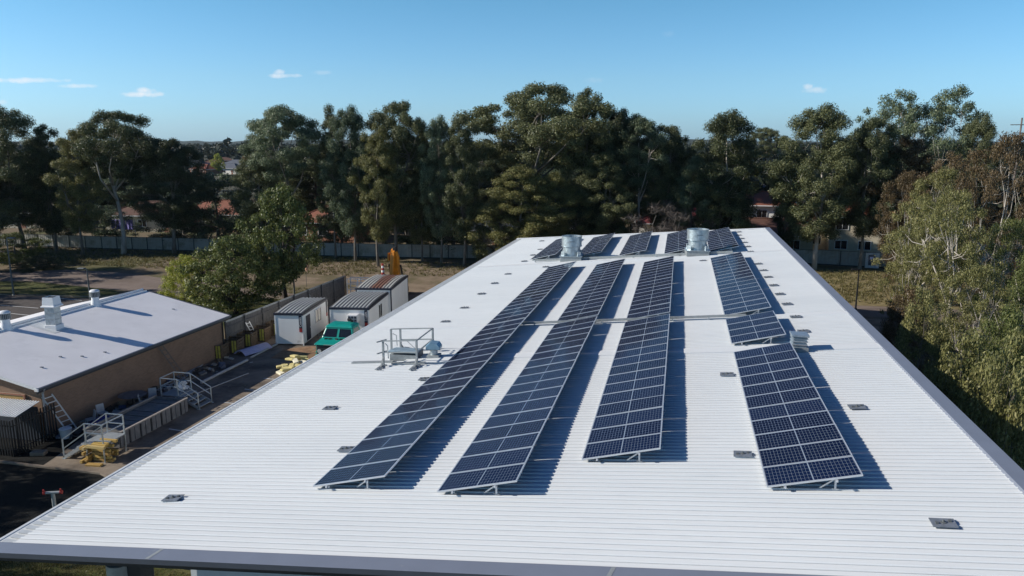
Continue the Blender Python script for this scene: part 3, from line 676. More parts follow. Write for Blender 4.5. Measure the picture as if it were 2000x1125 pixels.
# ------------------------------------------------------------------ small lean-to and palisade fence at left edge
lt = thing('lean_to_roof', 'small white corrugated lean-to roof at left edge behind black palisade', 'shelter')
q0 = onz(30, 815, 1.9); q1 = onz(32, 792, 2.2)
b = MB()
for k in range(18):
    x1 = q0.x - k * .16; b.add([(x1, q0.y, 1.9), (x1 - .16, q0.y, 1.9), (x1 - .16, q0.y + 1.5, 2.2), (x1, q0.y + 1.5, 2.2)], [(3, 2, 1, 0)]); b.bar((x1 - .03, q0.y, 1.92), (x1 - .03, q0.y + 1.5, 2.22), .05, .04)
b.build('roof', M['white_paint'], lt)
b = MB()
for xx in (q0.x - .1, q0.x - 2.6):
    for yy in (q0.y + .1, q0.y + 1.4): b.bar((xx, yy, 0), (xx, yy, 1.88), .06)
b.build('post', M['palisade'], lt)
b = MB(); b.box((q0.x - 1.4, q0.y + 1.38, 1.0), (2.7, .03, 1.9)); b.build('back_panel', M['slate'], lt)
pa = thing('palisade_fence', 'black steel palisade fence screening the lean-to at left edge', 'fence')
p0 = Vector((q0.x + .15, q0.y - .5, 0)); p1 = Vector((q0.x + .15, q0.y + 2.2, 0)); pz = Vector((q0.x - 4, q0.y - .5, 0))
for (a, c) in ((p0, p1), (pz, p0)):
    n = int((c - a).length / .16)
    for k in range(n + 1):
        p = a.lerp(c, k / n); b = MB(); b.box((p.x, p.y, .95), (.035 if a is p0 else .075, .075 if a is p0 else .035, 1.9)); b.build('pale', M['palisade'], pa)
    b = MB()
    for z in (.35, 1.6): b.bar(a + Vector((.04, .04, z)), c + Vector((.04, .04, z)), .05)
    b.build('rail', M['palisade'], pa)

# ------------------------------------------------------------------ steel stairs, bin, timber
def stair(name, label, base, L, run, depth, hgt, side, nst):
    """platform L x depth with its treads falling away on side -1/+1 along X"""
    o = thing(name, label, 'stairs', base, 0, 'galvanised stair platforms in the yard')
    b = MB(); b.box((0, 0, hgt - .03), (L, depth, .05)); b.build('platform', M['galv_dull'], o)
    for sx in (-1, 1):
        for sy in (-1, 1):
            b = MB(); b.bar((sx * (L / 2 - .03), sy * (depth / 2 - .03), 0), (sx * (L / 2 - .03), sy * (depth / 2 - .03), hgt + 1.0), .055); b.build('post', M['galv'], o)
    def rl(p, q):
        for h in (1.0, .52):
            b = MB(); b.bar((*p, hgt + h), (*q, hgt + h), .045); b.build('rail', M['galv'], o)
    rl((-side * (L / 2 - .03), -depth / 2 + .03), (-side * (L / 2 - .03), depth / 2 - .03))
    for sy in (-1, 1): rl((-L / 2 + .03, sy * (depth / 2 - .03)), (L / 2 - .03, sy * (depth / 2 - .03)))
    for sy in (-1, 1):
        a = Vector((side * (L / 2 - .03), sy * (depth / 2 - .03), 0)); e = Vector((side * (L / 2 + run), sy * (depth / 2 - .03), 0))
        b = MB(); b.bar(a + Vector((0, 0, hgt - .08)), e + Vector((0, 0, .06)), .05, .16); b.build('stringer', M['galv_dull'], o)
        for h in (1.0, .52):
            b = MB(); b.bar(a + Vector((0, 0, hgt + h)), e + Vector((0, 0, h)), .045); b.build('rail', M['galv'], o)
        b = MB(); b.bar(e, e + Vector((0, 0, 1.0)), .05); b.box((e.x, e.y, .01), (.2, .14, .02)); b.build('post', M['galv'], o)
    for k in range(nst):
        t = (k + .5) / nst; b = MB(); b.box((side * (L / 2 + run * t), 0, hgt * (1 - t) + .02), (run / nst + .04, depth - .1, .04)); b.build('tread', M['galv_dull'], o)
    return o
stair('stair_platform', 'galvanised stair platform standing over the yellow timber stack', (-27.45, 29.65, .01), 1.05, 1.35, 1.5, .95, -1, 5)
stair('stair_platform', 'galvanised stair platform at the far end of the steel bin', (-29.0, 37.15, .01), 1.2, 1.3, 1.3, .75, 1, 4)
bn = thing('steel_bin', 'long low grey steel bin covered by blue grey sheets', 'bin', (-28.6, 33.4, .01))
W2, L2, HB = 1.05, 2.7, .78
for c, d in (((W2, 0, HB / 2), (.07, 2 * L2, HB)), ((-W2, 0, HB / 2), (.07, 2 * L2, HB)), ((0, -L2, HB / 2), (2 * W2 - .08, .07, HB)), ((0, L2, HB / 2), (2 * W2 - .08, .07, HB))):
    b = MB(); b.box(c, d); b.build('side_panel', M['bin'], bn)
b = MB()
for s_ in (-1, 1): b.box((s_ * W2, 0, HB + .03), (.12, 2 * L2 + .1, .06))
b.build('rim', mat('worn_rim', (.3, .27, .24), .7), bn)
for k in range(13):
    b = MB(); b.box((W2 + .055, -L2 + .25 + k * .41, HB / 2), (.04, .09, HB - .06)); b.build('stiffener', M['dark_steel'] if k % 2 else M['bin'], bn)
for k in range(8):
    b = MB(); b.rot((rnd.uniform(-.02, .02), -L2 + .38 + k * .66, HB - .16 + rnd.uniform(0, .04)), (2 * W2 - .12, .60, .015), rnd.uniform(-.02, .02), 0, rnd.uniform(-.03, .03)); b.build('cover_sheet', M['deck'], bn)
k = 0
for zz in range(6):
    for yy in range(5):
        if rnd.random() < .18: continue
        b = MB(); o_l = 1.05 + rnd.uniform(-.25, .1)
        if yy < 2 and zz < 5:
            b.rot((0, 0, 0), (.13, o_l, .14)); pos = (-28.05 + yy * .19, 29.15 + rnd.uniform(-.2, .1), .09 + zz * .17); rr = rnd.uniform(-.05, .05)
        else:
            b.rot((0, 0, 0), (o_l - .05, .13, .13)); pos = (-27.2 + rnd.uniform(-.08, .08), 28.62 + yy * .22, .09 + zz * .17); rr = rnd.uniform(-.06, .06)
        t_ = b.build('timber_beam', M['timber_yellow'], None, loc=pos, rzr=rr, bevel=.004)
        tag(t_, 'yellow formwork timber in the stack under the near stair platform', 'timber beam', 'yellow timbers under the stair platform'); k += 1
t_ = MB().box((0, 0, 0), (.8, .26, .09)).build('timber_beam', M['timber_yellow'], None, loc=(-27.25, 28.55, .05), rzr=.1, bevel=.01); tag(t_, 'yellow timber lying flat on the slab in front of the stack', 'timber beam')

# insulation batts
bc = [onz(*p) for p in ((548, 731), (556, 726), (566, 729), (560, 718), (570, 722), (578, 716), (574, 729), (585, 722), (568, 712), (583, 711), (592, 714), (576, 706), (598, 706), (590, 704), (560, 733), (603, 711), (552, 722))]
for i, p in enumerate(bc):
    b = MB(); b.box((0, 0, 0), (.8, .36, .16)); z = .10 + .15 * (i % 3)
    t_ = b.build('insulation_batt', M['insul'] if i % 5 else M['insul_wrap'], None, loc=(p.x, p.y, z), rzr=rnd.uniform(-1.2, 1.2), bevel=.05); t_.rotation_euler.x = rnd.uniform(-.25, .25); t_.rotation_euler.y = rnd.uniform(-.2, .2)
    tag(t_, 'yellow insulation batt in the loose heap beside the white roof edge', 'insulation batt', 'heap of yellow insulation batts')

# pipes and bars
def pipe(name, label, a, c, r, m, group=None):
    p = onz(*a, r + .02); q = onz(*c, r + .02); md = (p + q) / 2
    b = MB(); b.tube([p - md, q - md], r, 10); t_ = b.build(name, m, None, True, loc=md); tag(t_, label, 'pipe', group)
pipe('grey_pipe', 'thick pale grey pipe lying across the dark yard', (393, 747), (483, 703), .10, M['pvc'])
pipe('thin_pipe', 'thin rusty pipe lying in the yard nearest the white roof', (385, 768), (485, 729), .035, M['pvc'])
pipe('kerb_pipe', 'grey pipe running from the lilac sheet toward the first site office', (490, 698), (541, 672), .08, M['pvc'])
for k in range(7):
    a = (300 + k * 7, 764 - k * 2.0); c = (384 + k * 4, 712 - k * 1.5)
    pipe('steel_section', 'long steel section in the bundle lying by the brick wall', a, c, .05, M['galv_dull'] if k % 2 else M['pvc'], 'steel sections by the brick wall')

# ladders
def ladder(label, base, top, wd, m, n, perp):
    o = thing('ladder', label, 'ladder', base); t = Vector(top) - Vector(base); pv = Vector(perp).normalized() * wd / 2
    for s_ in (-1, 1):
        b = MB(); b.bar(pv * s_, pv * s_ + t, .035, .07); b.build('stile', m, o)
    for k in range(n):
        f = (k + .6) / n; b = MB(); b.bar(t * f - pv, t * f + pv, .03, .05); b.build('rung', m, o)
q = onz(117, 848); ladder('aluminium ladder leaning on the brick wall nearest the gable corner', (-31.5, 31.9, .01), (-32.25, 31.2, 2.3), .55, M['alu'], 8, (.15, 1, 0))
ladder('dark ladder leaning under the eave at the middle of the brick wall', (-31.2, 41.0, .01), (-32.2, 40.0, 2.75), .42, M['wood_pole'], 9, (0, 1, 0))
ladder('pale stepladder leaning on the timber yard fence', (-32.15, 51.2, .01), (-32.45, 50.4, 1.75), .42, M['alu'], 6, (.1, 1, 0))

# junk by the wall
bt = MB()
gx = 9
tv = [(-.9 + 1.8 * i / gx, -.9 + 1.8 * j / gx, .55 * math.exp(-((i - 4.5) ** 2 + (j - 4.5) ** 2) / 14) + rnd.uniform(0, .06)) for j in range(gx + 1) for i in range(gx + 1)]
bt.add(tv, [(j * (gx + 1) + i, j * (gx + 1) + i + 1, (j + 1) * (gx + 1) + i + 1, (j + 1) * (gx + 1) + i) for j in range(gx) for i in range(gx)])
tag(bt.build('blue_tarpaulin', M['blue_tarp'], None, loc=(-30.6, 33.1, .03)), 'blue tarpaulin heaped beside the steel bin', 'tarpaulin')
tb = thing('round_table', 'round grey outdoor table by the brick wall', 'table', (-31.3, 36.2, 0)); b = MB(); b.lathe([(.75, .70), (.78, .72), (.75, .745)], n=24); b.build('table_top', M['bin'], tb); b = MB(); b.lathe([(.3, 0), (.05, .06), (.05, .70)], n=12); b.build('leg', M['dark_steel'], tb)
def chair(x, y, rr, label):
    o = thing('plastic_chair', label, 'chair', (x, y, 0), rr, 'grey white plastic chairs by the brick wall')
    b = MB(); b.box((0, 0, .43), (.44, .44, .04)); b.build('seat', M['pvc'], o)
    b = MB(); b.rot((0, .22, .66), (.44, .035, .46), rx=R_(-10)); b.build('backrest', M['pvc'], o)
    for sx in (-1, 1):
        for sy in (-1, 1): b = MB(); b.bar((sx * .22, sy * .22, 0), (sx * .19, sy * .19, .42), .04); b.build('leg', M['pvc'], o)
chair(-30.5, 36.9, .6, 'grey white plastic chair right of the round table, farther one'); chair(-30.4, 36.0, 2.2, 'grey white plastic chair right of the round table, nearer one'); chair(-31.4, 33.9, 1.2, 'grey white plastic chair behind the blue tarpaulin'); chair(-31.3, 32.9, -.6, 'grey white plastic chair between the aluminium ladder and blue tarpaulin')
bk = thing('plastic_tub', 'white plastic tub at the foot of the aluminium ladder', 'tub', (-31.35, 31.2, 0)); b = MB(); b.lathe([(.24, 0), (.30, .5), (.32, .52)], n=16); b.build('tub', M['white_plastic'], bk, True); b = MB(); b.lathe([(.32, .525), (.28, .56)], n=16); b.build('lid', M['white_plastic'], bk)
bl = MB(); bl.box((0, 0, .12), (.7, .4, .2)); tag(bl.build('concrete_block', M['concrete'], None, loc=(-30.9, 29.0, .01), rzr=.25, bevel=.03), 'pale block lying on dark ground near the palisade fence', 'block')
bg_ = MB()
for k in range(26):
    a = rnd.uniform(0, 6.28); r = rnd.uniform(0, .28); bg_.rot((r * math.cos(a), r * math.sin(a), rnd.uniform(.05, .4)), (.3, .25, .02), rnd.uniform(0, 3), rnd.uniform(-1, 1), rnd.uniform(-1, 1))
tag(bg_.build('plastic_wrap', M['white_plastic'], None, loc=(-28.85, 37.5, .76)), 'crumpled white plastic wrap on the far stair platform', 'plastic wrap')

dm, dnt, db = new_mat('mixed_debris'); dg = dnt.nodes.new('ShaderNodeNewGeometry')
dnt.links.new(ramp(dnt, dg.outputs['Random Per Island'], [(0, (.04, .035, .03)), (.3, (.14, .11, .08)), (.5, (.30, .29, .27)), (.65, (.05, .08, .16)), (.8, (.22, .17, .10)), (1, (.45, .44, .42))]), db.inputs['Base Color']); db.inputs['Roughness'].default_value = .8
b = MB()
for k in range(150):
    y = rnd.uniform(31, 46.5); x = -32.1 + abs(rnd.gauss(0, .75)); s_ = rnd.uniform(.08, .4)
    if -33 < x < -30.0: b.rot((x, y, .02 + s_ * .25), (s_, s_ * rnd.uniform(.3, 1.5), s_ * rnd.uniform(.2, .7)), rnd.uniform(0, 3), rnd.uniform(-.4, .4), rnd.uniform(-.4, .4))
for k in range(120):
    y = rnd.uniform(38, 58); x = rnd.uniform(-32, -17); s_ = rnd.uniform(.03, .14); b.rot((x, y, .02), (s_, s_ * rnd.uniform(.5, 2.5), .02), rnd.uniform(0, 3))
struct(b.build('debris', dm), 'stuff')
# crates along timber fence
for k, (px, py, lb) in enumerate(((427, 703, 'timber crate nearest the brick building, with a lilac panel'), (458, 692, 'timber crate second from the brick building'), (485, 679, 'timber crate behind the lilac sheet'), (512, 668, 'timber crate beside the stepladder'), (540, 657, 'timber crate touching the first site office'))):
    p = onz(px, py); o = thing('timber_crate', lb, 'crate', (p.x - .35, p.y + .5, .01), R_(6), 'timber crates along the yard fence')
    b = MB()
    for z in (.12, .34, .56, .78, .98):
        for sx, sy, dx, dy in ((0, -.55, 1.1, .03), (0, .55, 1.1, .03), (-.55, 0, .03, 1.06), (.55, 0, .03, 1.06)): b.box((sx, sy, z), (dx, dy, .16))
    b.build('slat', M['crate'], o)
    b = MB()
    for sx in (-.5, .5):
        for sy in (-.5, .5): b.box((sx, sy, .55), (.09, .09, 1.1))
    b.build('corner_post', M['crate'], o)
    b = MB(); b.box((0, 0, .35), (1.0, 1.0, .6)); b.build('contents', M['crate'], o)
    for xx in (.22, .42): b = MB(); b.box((xx, -.58, .58), (.13, .02, .9)); b.build('yellow_strap', M['crate_y'], o)
    if k == 0: b = MB(); b.box((-.12, -.58, .5), (.36, .02, .8)); b.build('lilac_panel', M['lilac'], o)
ls = MB(); n = 10
for i in range(n):
    a0 = -1 + 2 * i / n; a1 = -1 + 2 * (i + 1) / n
    ls.add([(a0 * .62, -1.3, .35 * (1 - a0 * a0)), (a1 * .62, -1.3, .35 * (1 - a1 * a1)), (a1 * .62, 1.3, .35 * (1 - a1 * a1)), (a0 * .62, 1.3, .35 * (1 - a0 * a0))], [(0, 1, 2, 3)])
p = onz(492, 689); lo_ = ls.build('curved_sheet', M['lilac'], None, True, loc=(p.x, p.y + .2, .1), rzr=R_(-16)); sm = lo_.modifiers.new('solid', 'SOLIDIFY'); sm.thickness = .02
tag(lo_, 'curved pale lilac metal sheet lying in the yard', 'sheet')

# ------------------------------------------------------------------ timber yard fence
tf = thing('timber_fence', 'tall grey timber fence with rails along the back of the yard', 'fence')
fa, fb = Vector((-32.75, 47.9, 0)), Vector((-32.6, 68.2, 0)); n = int((fb - fa).length / .155); HF = 2.25
M['pale_grey'] = mat('weathered_timber', (.125, .12, .115), .85, 0, .5, 2.2, .2, vscale=(1, 6, .5))
bb = [MB() for _ in range(8)]
for k in range(n):
    p = fa.lerp(fb, (k + .5) / n); bb[int(k * 8 / n)].box((p.x - .045, p.y, HF / 2 + rnd.uniform(-.015, .015)), (.022, .142, HF))
for q in bb: q.build('paling_bay', M['pale_grey'], tf)
for z in (.5, 1.2, 1.85):
    b = MB(); b.bar(fa + Vector((.02, 0, z)), fb + Vector((.02, 0, z)), .05, .09); b.build('rail', M['pale_grey'], tf)
b = MB(); b.bar(fa + Vector((-.04, 0, HF + .02)), fb + Vector((-.04, 0, HF + .02)), .03, .14); b.build('capping', M['galv_dull'], tf)
for k in range(9):
    p = fa.lerp(fb, k / 8); b = MB(); b.box((p.x + .06, p.y, HF / 2 + .05), (.09, .09, HF + .1)); b.build('post', M['pale_grey'], tf)
for k in (3, 5):
    p = fa.lerp(fb, k / 8); b = MB(); b.bar((p.x + .1, p.y, 1.9), (p.x + 1.1, p.y + .3, .05), .06); b.build('brace', M['galv_dull'], tf)

# ------------------------------------------------------------------ portable site offices
RS = R_(8)
def office(label, fl, wd, dp, h, feats, rust=False, zb=.12):
    o = thing('site_office', label, 'site office', (fl[0], fl[1], 0), RS, 'white portable site offices in the yard')
    b = MB(); b.box((wd / 2, dp / 2, zb + (h - zb) / 2), (wd, dp, h - zb)); b.build('wall', M['shed_wall'], o)
    for x in (.02, wd - .02):
        for y in (.02, dp - .02): b = MB(); b.box((x, y, h / 2), (.09, .09, h - .02)); b.build('corner_post', M['navy'] if feats.get('navy') else M['shed_wall'], o)
    for x in (.3, wd - .3):
        for y in (.4, dp - .4): b = MB(); b.box((x, y, zb / 2), (.3, .3, zb)); b.build('footing', M['crate'], o)
    b = MB(); b.box((wd / 2, -.035, h - .02), (wd + .14, .06, .16)); b.box((wd + .035, dp / 2, h - .02), (.06, dp + .01, .16)); b.box((-.035, dp / 2, h - .02), (.06, dp + .01, .16)); b.box((wd / 2, dp + .035, h - .02), (wd + .14, .06, .16)); b.build('roof_trim', M['navy'], o)
    b = MB(); per = .30; nseg = 8; pr = []
    x = 0
    while x < wd - .01: pr += [(x, 0), (x + .15, 0), (x + .18, .06), (x + .27, .06)]; x += per
    pr.append((wd, 0)); pr = [(min(wd, a), c) for a, c in pr]
    for j in range(nseg + 1):
        y = dp * j / nseg; cz = h + .05 + .16 * math.sin(math.pi * j / nseg)
        b.v += [(a, y, cz + c) for a, c in pr]
    m_ = len(pr); b.f += [(j * m_ + i, j * m_ + i + 1, (j + 1) * m_ + i + 1, (j + 1) * m_ + i) for j in range(nseg) for i in range(m_ - 1)]
    b.build('roof', M['rust_roof'] if rust else M['shed_roof'], o)
    b = MB()
    for s_ in (0, 1):
        xx = -.005 + s_ * (wd + .01); vs = [(xx, dp * j / nseg, h + .05 + .16 * math.sin(math.pi * j / nseg)) for j in range(nseg + 1)] + [(xx, dp, h - .1), (xx, 0, h - .1)]
        b.add(vs, [tuple(range(len(vs))) if s_ else tuple(range(len(vs)))[::-1]])
    b.build('gable_trim', M['navy'] if not rust else M['slate'], o)
    for y, z0, z1, w_ in feats.get('win', ()):
        b = MB(); b.box((wd + .012, y, (z0 + z1) / 2), (.05, w_, z1 - z0)); wn = b.build('window', M['glass_dark'], o)
        b = MB()
        for c, d in (((wd + .03, y, z1 + .03), (.06, w_ + .12, .06)), ((wd + .03, y, z0 - .03), (.06, w_ + .12, .06)), ((wd + .03, y - w_ / 2 - .03, (z0 + z1) / 2), (.06, .06, z1 - z0)), ((wd + .03, y + w_ / 2 + .03, (z0 + z1) / 2), (.06, .06, z1 - z0)), ((wd + .04, y, (z0 + z1) / 2), (.04, .04, z1 - z0))): b.box(c, d)
        b.build('frame', M['shed_wall'], wn)
    for y, w_ in feats.get('door', ()):
        b = MB(); b.box((wd + .012, y, 1.2), (.05, w_, 1.98)); dr = b.build('door', M['navy'], o)
        b = MB(); b.box((wd + .05, y + w_ * .38, 1.15), (.05, .05, .14)); b.build('handle', M['alu'], dr)
    for x, y, face in feats.get('sign', ()):
        b = MB()
        if face == 'f': b.box((x, -.02, h - .62), (.24, .03, 1.0))
        else: b.box((wd + .02, y, h - .62), (.03, .24, 1.0))
        sg = b.build('sign', M['navy'], o)
        b = MB()
        if face == 'f': b.box((x, -.022, h - 1.27), (.24, .034, .30))
        else: b.box((wd + .022, y, h - 1.27), (.034, .24, .30))
        b.build('red_panel', M['red'], sg)
        if face == 'f':
            cu = bpy.data.curves.new('lettering', 'FONT'); cu.body = 'Coates'; cu.size = .27; cu.align_x = 'CENTER'; cu.align_y = 'CENTER'; cu.extrude = .002
            tmp = bpy.data.objects.new('tmp_text', cu); COL.objects.link(tmp); cu.materials.append(M['letter_white']); bpy.context.view_layer.update()
            lme = bpy.data.meshes.new_from_object(tmp.evaluated_get(bpy.context.evaluated_depsgraph_get())); bpy.data.objects.remove(tmp)
            t_ = bpy.data.objects.new('lettering', lme); COL.objects.link(t_); t_.parent = sg; t_.location = (x, -.040, h - .62)
            t_.rotation_euler = Matrix(((0, -1, 0), (0, 0, -1), (1, 0, 0))).to_euler()
    return o
def stripe_roof(name, pan, top, extra=None):
    m, nt, b = new_mat(name); tc = nt.nodes.new('ShaderNodeTexCoord'); sep = nt.nodes.new('ShaderNodeSeparateXYZ'); nt.links.new(tc.outputs['Object'], sep.inputs[0])
    q = math_(nt, 'MODULO', sep.outputs[0], .30); k = math_(nt, 'GREATER_THAN', q, .165)
    col = mixc(nt, k, pan, top); col = mixc(nt, math_(nt, 'MULTIPLY', noise(nt, 1.2, 6, .7), .5), col, (.2, .2, .19))
    nt.links.new(col, b.inputs['Base Color']); b.inputs['Roughness'].default_value = .55; return m
M['shed_roof'] = stripe_roof('ribbed_shed_roof', (.17, .17, .165), (.60, .60, .57))
def rust_roof():
    m, nt, b = new_mat('rust_stained_roof'); tc = nt.nodes.new('ShaderNodeTexCoord'); sep = nt.nodes.new('ShaderNodeSeparateXYZ'); nt.links.new(tc.outputs['Object'], sep.inputs[0])
    d = math_(nt, 'SUBTRACT', 1.0, math_(nt, 'MULTIPLY', math_(nt, 'ABSOLUTE', math_(nt, 'SUBTRACT', sep.outputs[0], 1.75)), 1.1))
    f = math_(nt, 'ADD', d, math_(nt, 'SUBTRACT', noise(nt, 1.4, 6, .7, vscale=(1, .35, 1)), .62))
    k = ramp(nt, f, [(.12, (0, 0, 0)), (.4, (1, 1, 1))])
    q = math_(nt, 'GREATER_THAN', math_(nt, 'MODULO', sep.outputs[0], .30), .165); col = mixc(nt, k, mixc(nt, q, (.24, .23, .21), (.60, .58, .52)), mixc(nt, q, (.15, .07, .045), (.36, .18, .115))); nt.links.new(col, b.inputs['Base Color']); b.inputs['Roughness'].default_value = .65; return m
M['rust_roof'] = rust_roof()
office('white site office nearest the camera, with dark door and window', (-30.12, 50.48), 2.2, 5.8, 2.5, {'door': [(1.15, .85)], 'win': [(3.4, 1.15, 2.15, 1.25)], 'sign': [(2.03, 0, 'f'), (0, 5.6, 's')], 'navy': 0})
s2 = office('white site office behind the green truck, with air conditioner', (-26.65, 52.85), 3.1, 6.4, 2.6, {'win': [(3.5, 1.15, 2.2, 1.0)], 'sign': [(2.9, 0, 'f')]})
office('white site office farthest back, with rust stained roof', (-27.25, 59.15), 3.1, 6.6, 2.95, {'win': [], 'sign': [], 'navy': 1}, True)
ac = MB(); ac.box((2.0, -.36, 1.92), (.80, .70, .62)); aco = ac.build('air_conditioner', M['white_plastic'], s2, bevel=.03)
for i in range(3):
    for j in range(2): b = MB(); b.box((1.76 + i * .24, -.715, 1.80 + j * .24), (.19, .02, .19)); b.build('grille', M['slate'], aco)

# ------------------------------------------------------------------ green truck
tr = thing('truck', 'old teal green truck with black grille parked by the white roof edge', 'truck', (-23.75, 47.25, 0), R_(3)); tr.scale = (1.06, 1, 1)
def tpart(nm, m, fn, parent=tr, bevel=.04, smooth=False):
    b = MB(); fn(b); return b.build(nm, m, parent, smooth, bevel)
def loft(b, secs):
    """secs: list of closed rings with equal counts"""
    n = len(secs[0]); vs = [p for s_ in secs for p in s_]; fs = []
    for i in range(len(secs) - 1):
        for k in range(n): fs.append((i * n + k, i * n + (k + 1) % n, (i + 1) * n + (k + 1) % n, (i + 1) * n + k))
    fs += [tuple(range(n))[::-1], tuple((len(secs) - 1) * n + k for k in range(n))]; b.add(vs, fs)
def ring(x, y, z, w, d): return [(x - w / 2, y - d / 2, z), (x + w / 2, y - d / 2, z), (x + w / 2, y + d / 2, z), (x - w / 2, y + d / 2, z)]
tpart('body', M['teal'], lambda b: loft(b, [ring(0, 1.6, .55, 2.5, 3.0), ring(0, 1.6, 1.22, 2.5, 3.0)]))
tpart('hood', M['teal'], lambda b: loft(b, [[(-1.3, -.12, 1.225), (1.3, -.12, 1.225), (1.25, .95, 1.225), (-1.25, .95, 1.225)], [(-1.28, -.08, 1.32), (1.28, -.08, 1.32), (1.15, .95, 1.52), (-1.15, .95, 1.52)]]))
tpart('cab', M['teal'], lambda b: loft(b, [ring(0, 1.75, 1.23, 2.3, 1.75), ring(0, 1.75, 1.55, 2.26, 1.72), ring(0, 1.92, 2.20, 1.92, 1.28)]), bevel=.05)
tpart('cab_roof', M['teal'], lambda b: loft(b, [ring(0, 1.92, 2.203, 2.04, 1.42), ring(0, 1.94, 2.33, 1.9, 1.3), ring(0, 1.98, 2.42, 1.5, .9)]), bevel=.06)
def ws(sx):
    def f(b):
        z0, z1 = 1.60, 2.14
        def yb(z): return .89 + (z - 1.55) / .65 * (1.28 - .89) - .012
        xi, xo0, xo1 = .08, 1.02, .86
        vs = [(sx * xi, yb(z0), z0), (sx * xo0, yb(z0), z0), (sx * xo1, yb(z1), z1), (sx * xi, yb(z1), z1)]
        b.add(vs + [(x, y + .03, z) for x, y, z in vs], [(0, 1, 2, 3) if sx > 0 else (3, 2, 1, 0), (0, 4, 5, 1), (1, 5, 6, 2), (2, 6, 7, 3), (3, 7, 4, 0)])
    return f
for sx in (-1, 1): tpart('windscreen', M['glass_dark'], ws(sx), bevel=0)
for sx in (-1, 1):
    def sw(b, sx=sx):
        def xb(z): return sx * (1.13 - (z - 1.55) / .65 * .17 + .008)
        vs = [(xb(1.62), 1.15, 1.62), (xb(1.62), 2.35, 1.62), (xb(2.12), 2.3, 2.12), (xb(2.12), 1.45, 2.12)]
        b.add(vs, [(0, 1, 2, 3) if sx > 0 else (3, 2, 1, 0)])
    tpart('side_window', M['glass_dark'], sw, bevel=0)
def gr_(b):
    b.box((0, .05, .86), (2.36, .12, .66))
tpart('grille', M['black_rubber'], gr_)
for k in range(5): tpart('grille_bar', M['slate'], lambda b, k=k: b.box((0, -.02, .62 + k * .12), (2.2, .03, .035)), bevel=0)
for sx in (-1, 1): tpart('headlight', M['alu'], lambda b, sx=sx: b.lathe([(.13, 0), (.15, .06)], n=16), bevel=0)
for i, o_ in enumerate([c for c in tr.children if c.name.startswith('headlight')]): o_.location = ((-.95, .95)[i], -.02, .78); o_.rotation_euler.x = R_(90)
tpart('bumper', M['teal'], lambda b: b.box((0, -.08, .40), (2.45, .25, .28)))
for sx in (-1, 1): tpart('mudguard', M['teal'], lambda b, sx=sx: b.box((sx * 1.15, .9, .62), (.35, 1.5, .12)))
for sx in (-1, 1):
    for yy in (.95, 3.0):
        b = MB(); b.lathe([(.30, -.14), (.5, -.13), (.52, 0), (.5, .13), (.30, .14)], n=22); wh = b.build('wheel', M['black_rubber'], tr, True, loc=(sx * 1.0, yy, .52)); wh.rotation_euler.y = R_(90)
        b = MB(); b.lathe([(.29, -.145), (.29, .145)], n=16); b.build('rim', M['teal'], wh, True)
tpart('tray', M['slate'], lambda b: b.box((0, 3.5, 1.02), (2.4, 1.6, .12)))
tpart('exhaust_stack', M['black_rubber'], lambda b: b.tube([(.55, 2.3, 1.1), (.55, 2.3, 2.5), (.45, 2.28, 2.62), (.26, 2.26, 2.6)], .09, 10), bevel=0)
for x in (-.75, -.45, .0, .35, .8): tpart('hood_fitting', M['black_rubber'], lambda b, x=x: b.rot((x, .72, 1.50), (.22, .10, .09), rnd.uniform(-.5, .5)), bevel=0)
for sx in (-1, 1): tpart('mirror', M['black_rubber'], lambda b, sx=sx: (b.box((sx * 1.30, .95, 1.72), (.16, .06, .26)), b.bar((sx * 1.1, 1.0, 1.6), (sx * 1.28, .95, 1.66), .03)), bevel=0)
tpart('name_plate', M['galv_dull'], lambda b: b.box((-.1, -.125, 1.27), (1.0, .015, .04)), bevel=0)

# ------------------------------------------------------------------ white steel rack beyond fence end, excavator, barrier
rk = thing('storage_rack', 'white steel frame rack standing behind the site offices', 'rack', (-31.9, 67.2, 0), R_(4))
for x in (0, 1.1, 2.0):
    for y in (0, .9): b = MB(); b.bar((x, y, 0), (x, y, 2.2), .07); b.build('post', M['white_paint'], rk)
for z in (2.2, 1.7, 1.15):
    for y in (0, .9): b = MB(); b.bar((0, y, z), (2.0, y, z), .07); b.build('rail', M['white_paint'], rk)
b = MB(); b.bar((1.1, .0, 2.1), (.7, -.1, .1), .05); b.build('brace', M['white_paint'], rk)
b = MB(); b.box((1.7, .5, .5), (.9, .7, 1.0)); b.build('load', M['pvc'], rk)

ex = thing('excavator', 'orange excavator with raised boom behind the rust roofed site office', 'excavator', (-27.95, 70.6, 0), R_(-90))
E1 = [(0, 0, 1.2), (.35, 0, 3.2), (1.3, 0, 4.35)]
M['ex_dark'] = mat('excavator_dark_paint', (.30, .115, .012), .5, 0, .15, 3)
b = MB(); loft(b, [[(-.25, -.36, 1.0), (.45, -.36, 1.0), (.45, .36, 1.0), (-.25, .36, 1.0)], [(0, -.40, 2.6), (.6, -.40, 2.6), (.6, .40, 2.6), (0, .40, 2.6)], [(.2, -.40, 4.2), (.8, -.40, 4.2), (.8, .40, 4.2), (.2, .40, 4.2)], [(.5, -.22, 5.0), (1.0, -.22, 4.8), (1.0, .22, 4.8), (.5, .22, 5.0)]]); b.build('boom', M['orange'], ex, bevel=.04)
b = MB(); loft(b, [[(.8, -.2, 4.95), (.8, .2, 4.95), (1.1, .2, 4.7), (1.1, -.2, 4.7)], [(1.25, -.17, 3.1), (1.25, .17, 3.1), (1.5, .17, 3.0), (1.5, -.17, 3.0)], [(1.5, -.14, 1.5), (1.5, .14, 1.5), (1.75, .14, 1.5), (1.75, -.14, 1.5)]]); b.build('stick', M['orange'], ex)
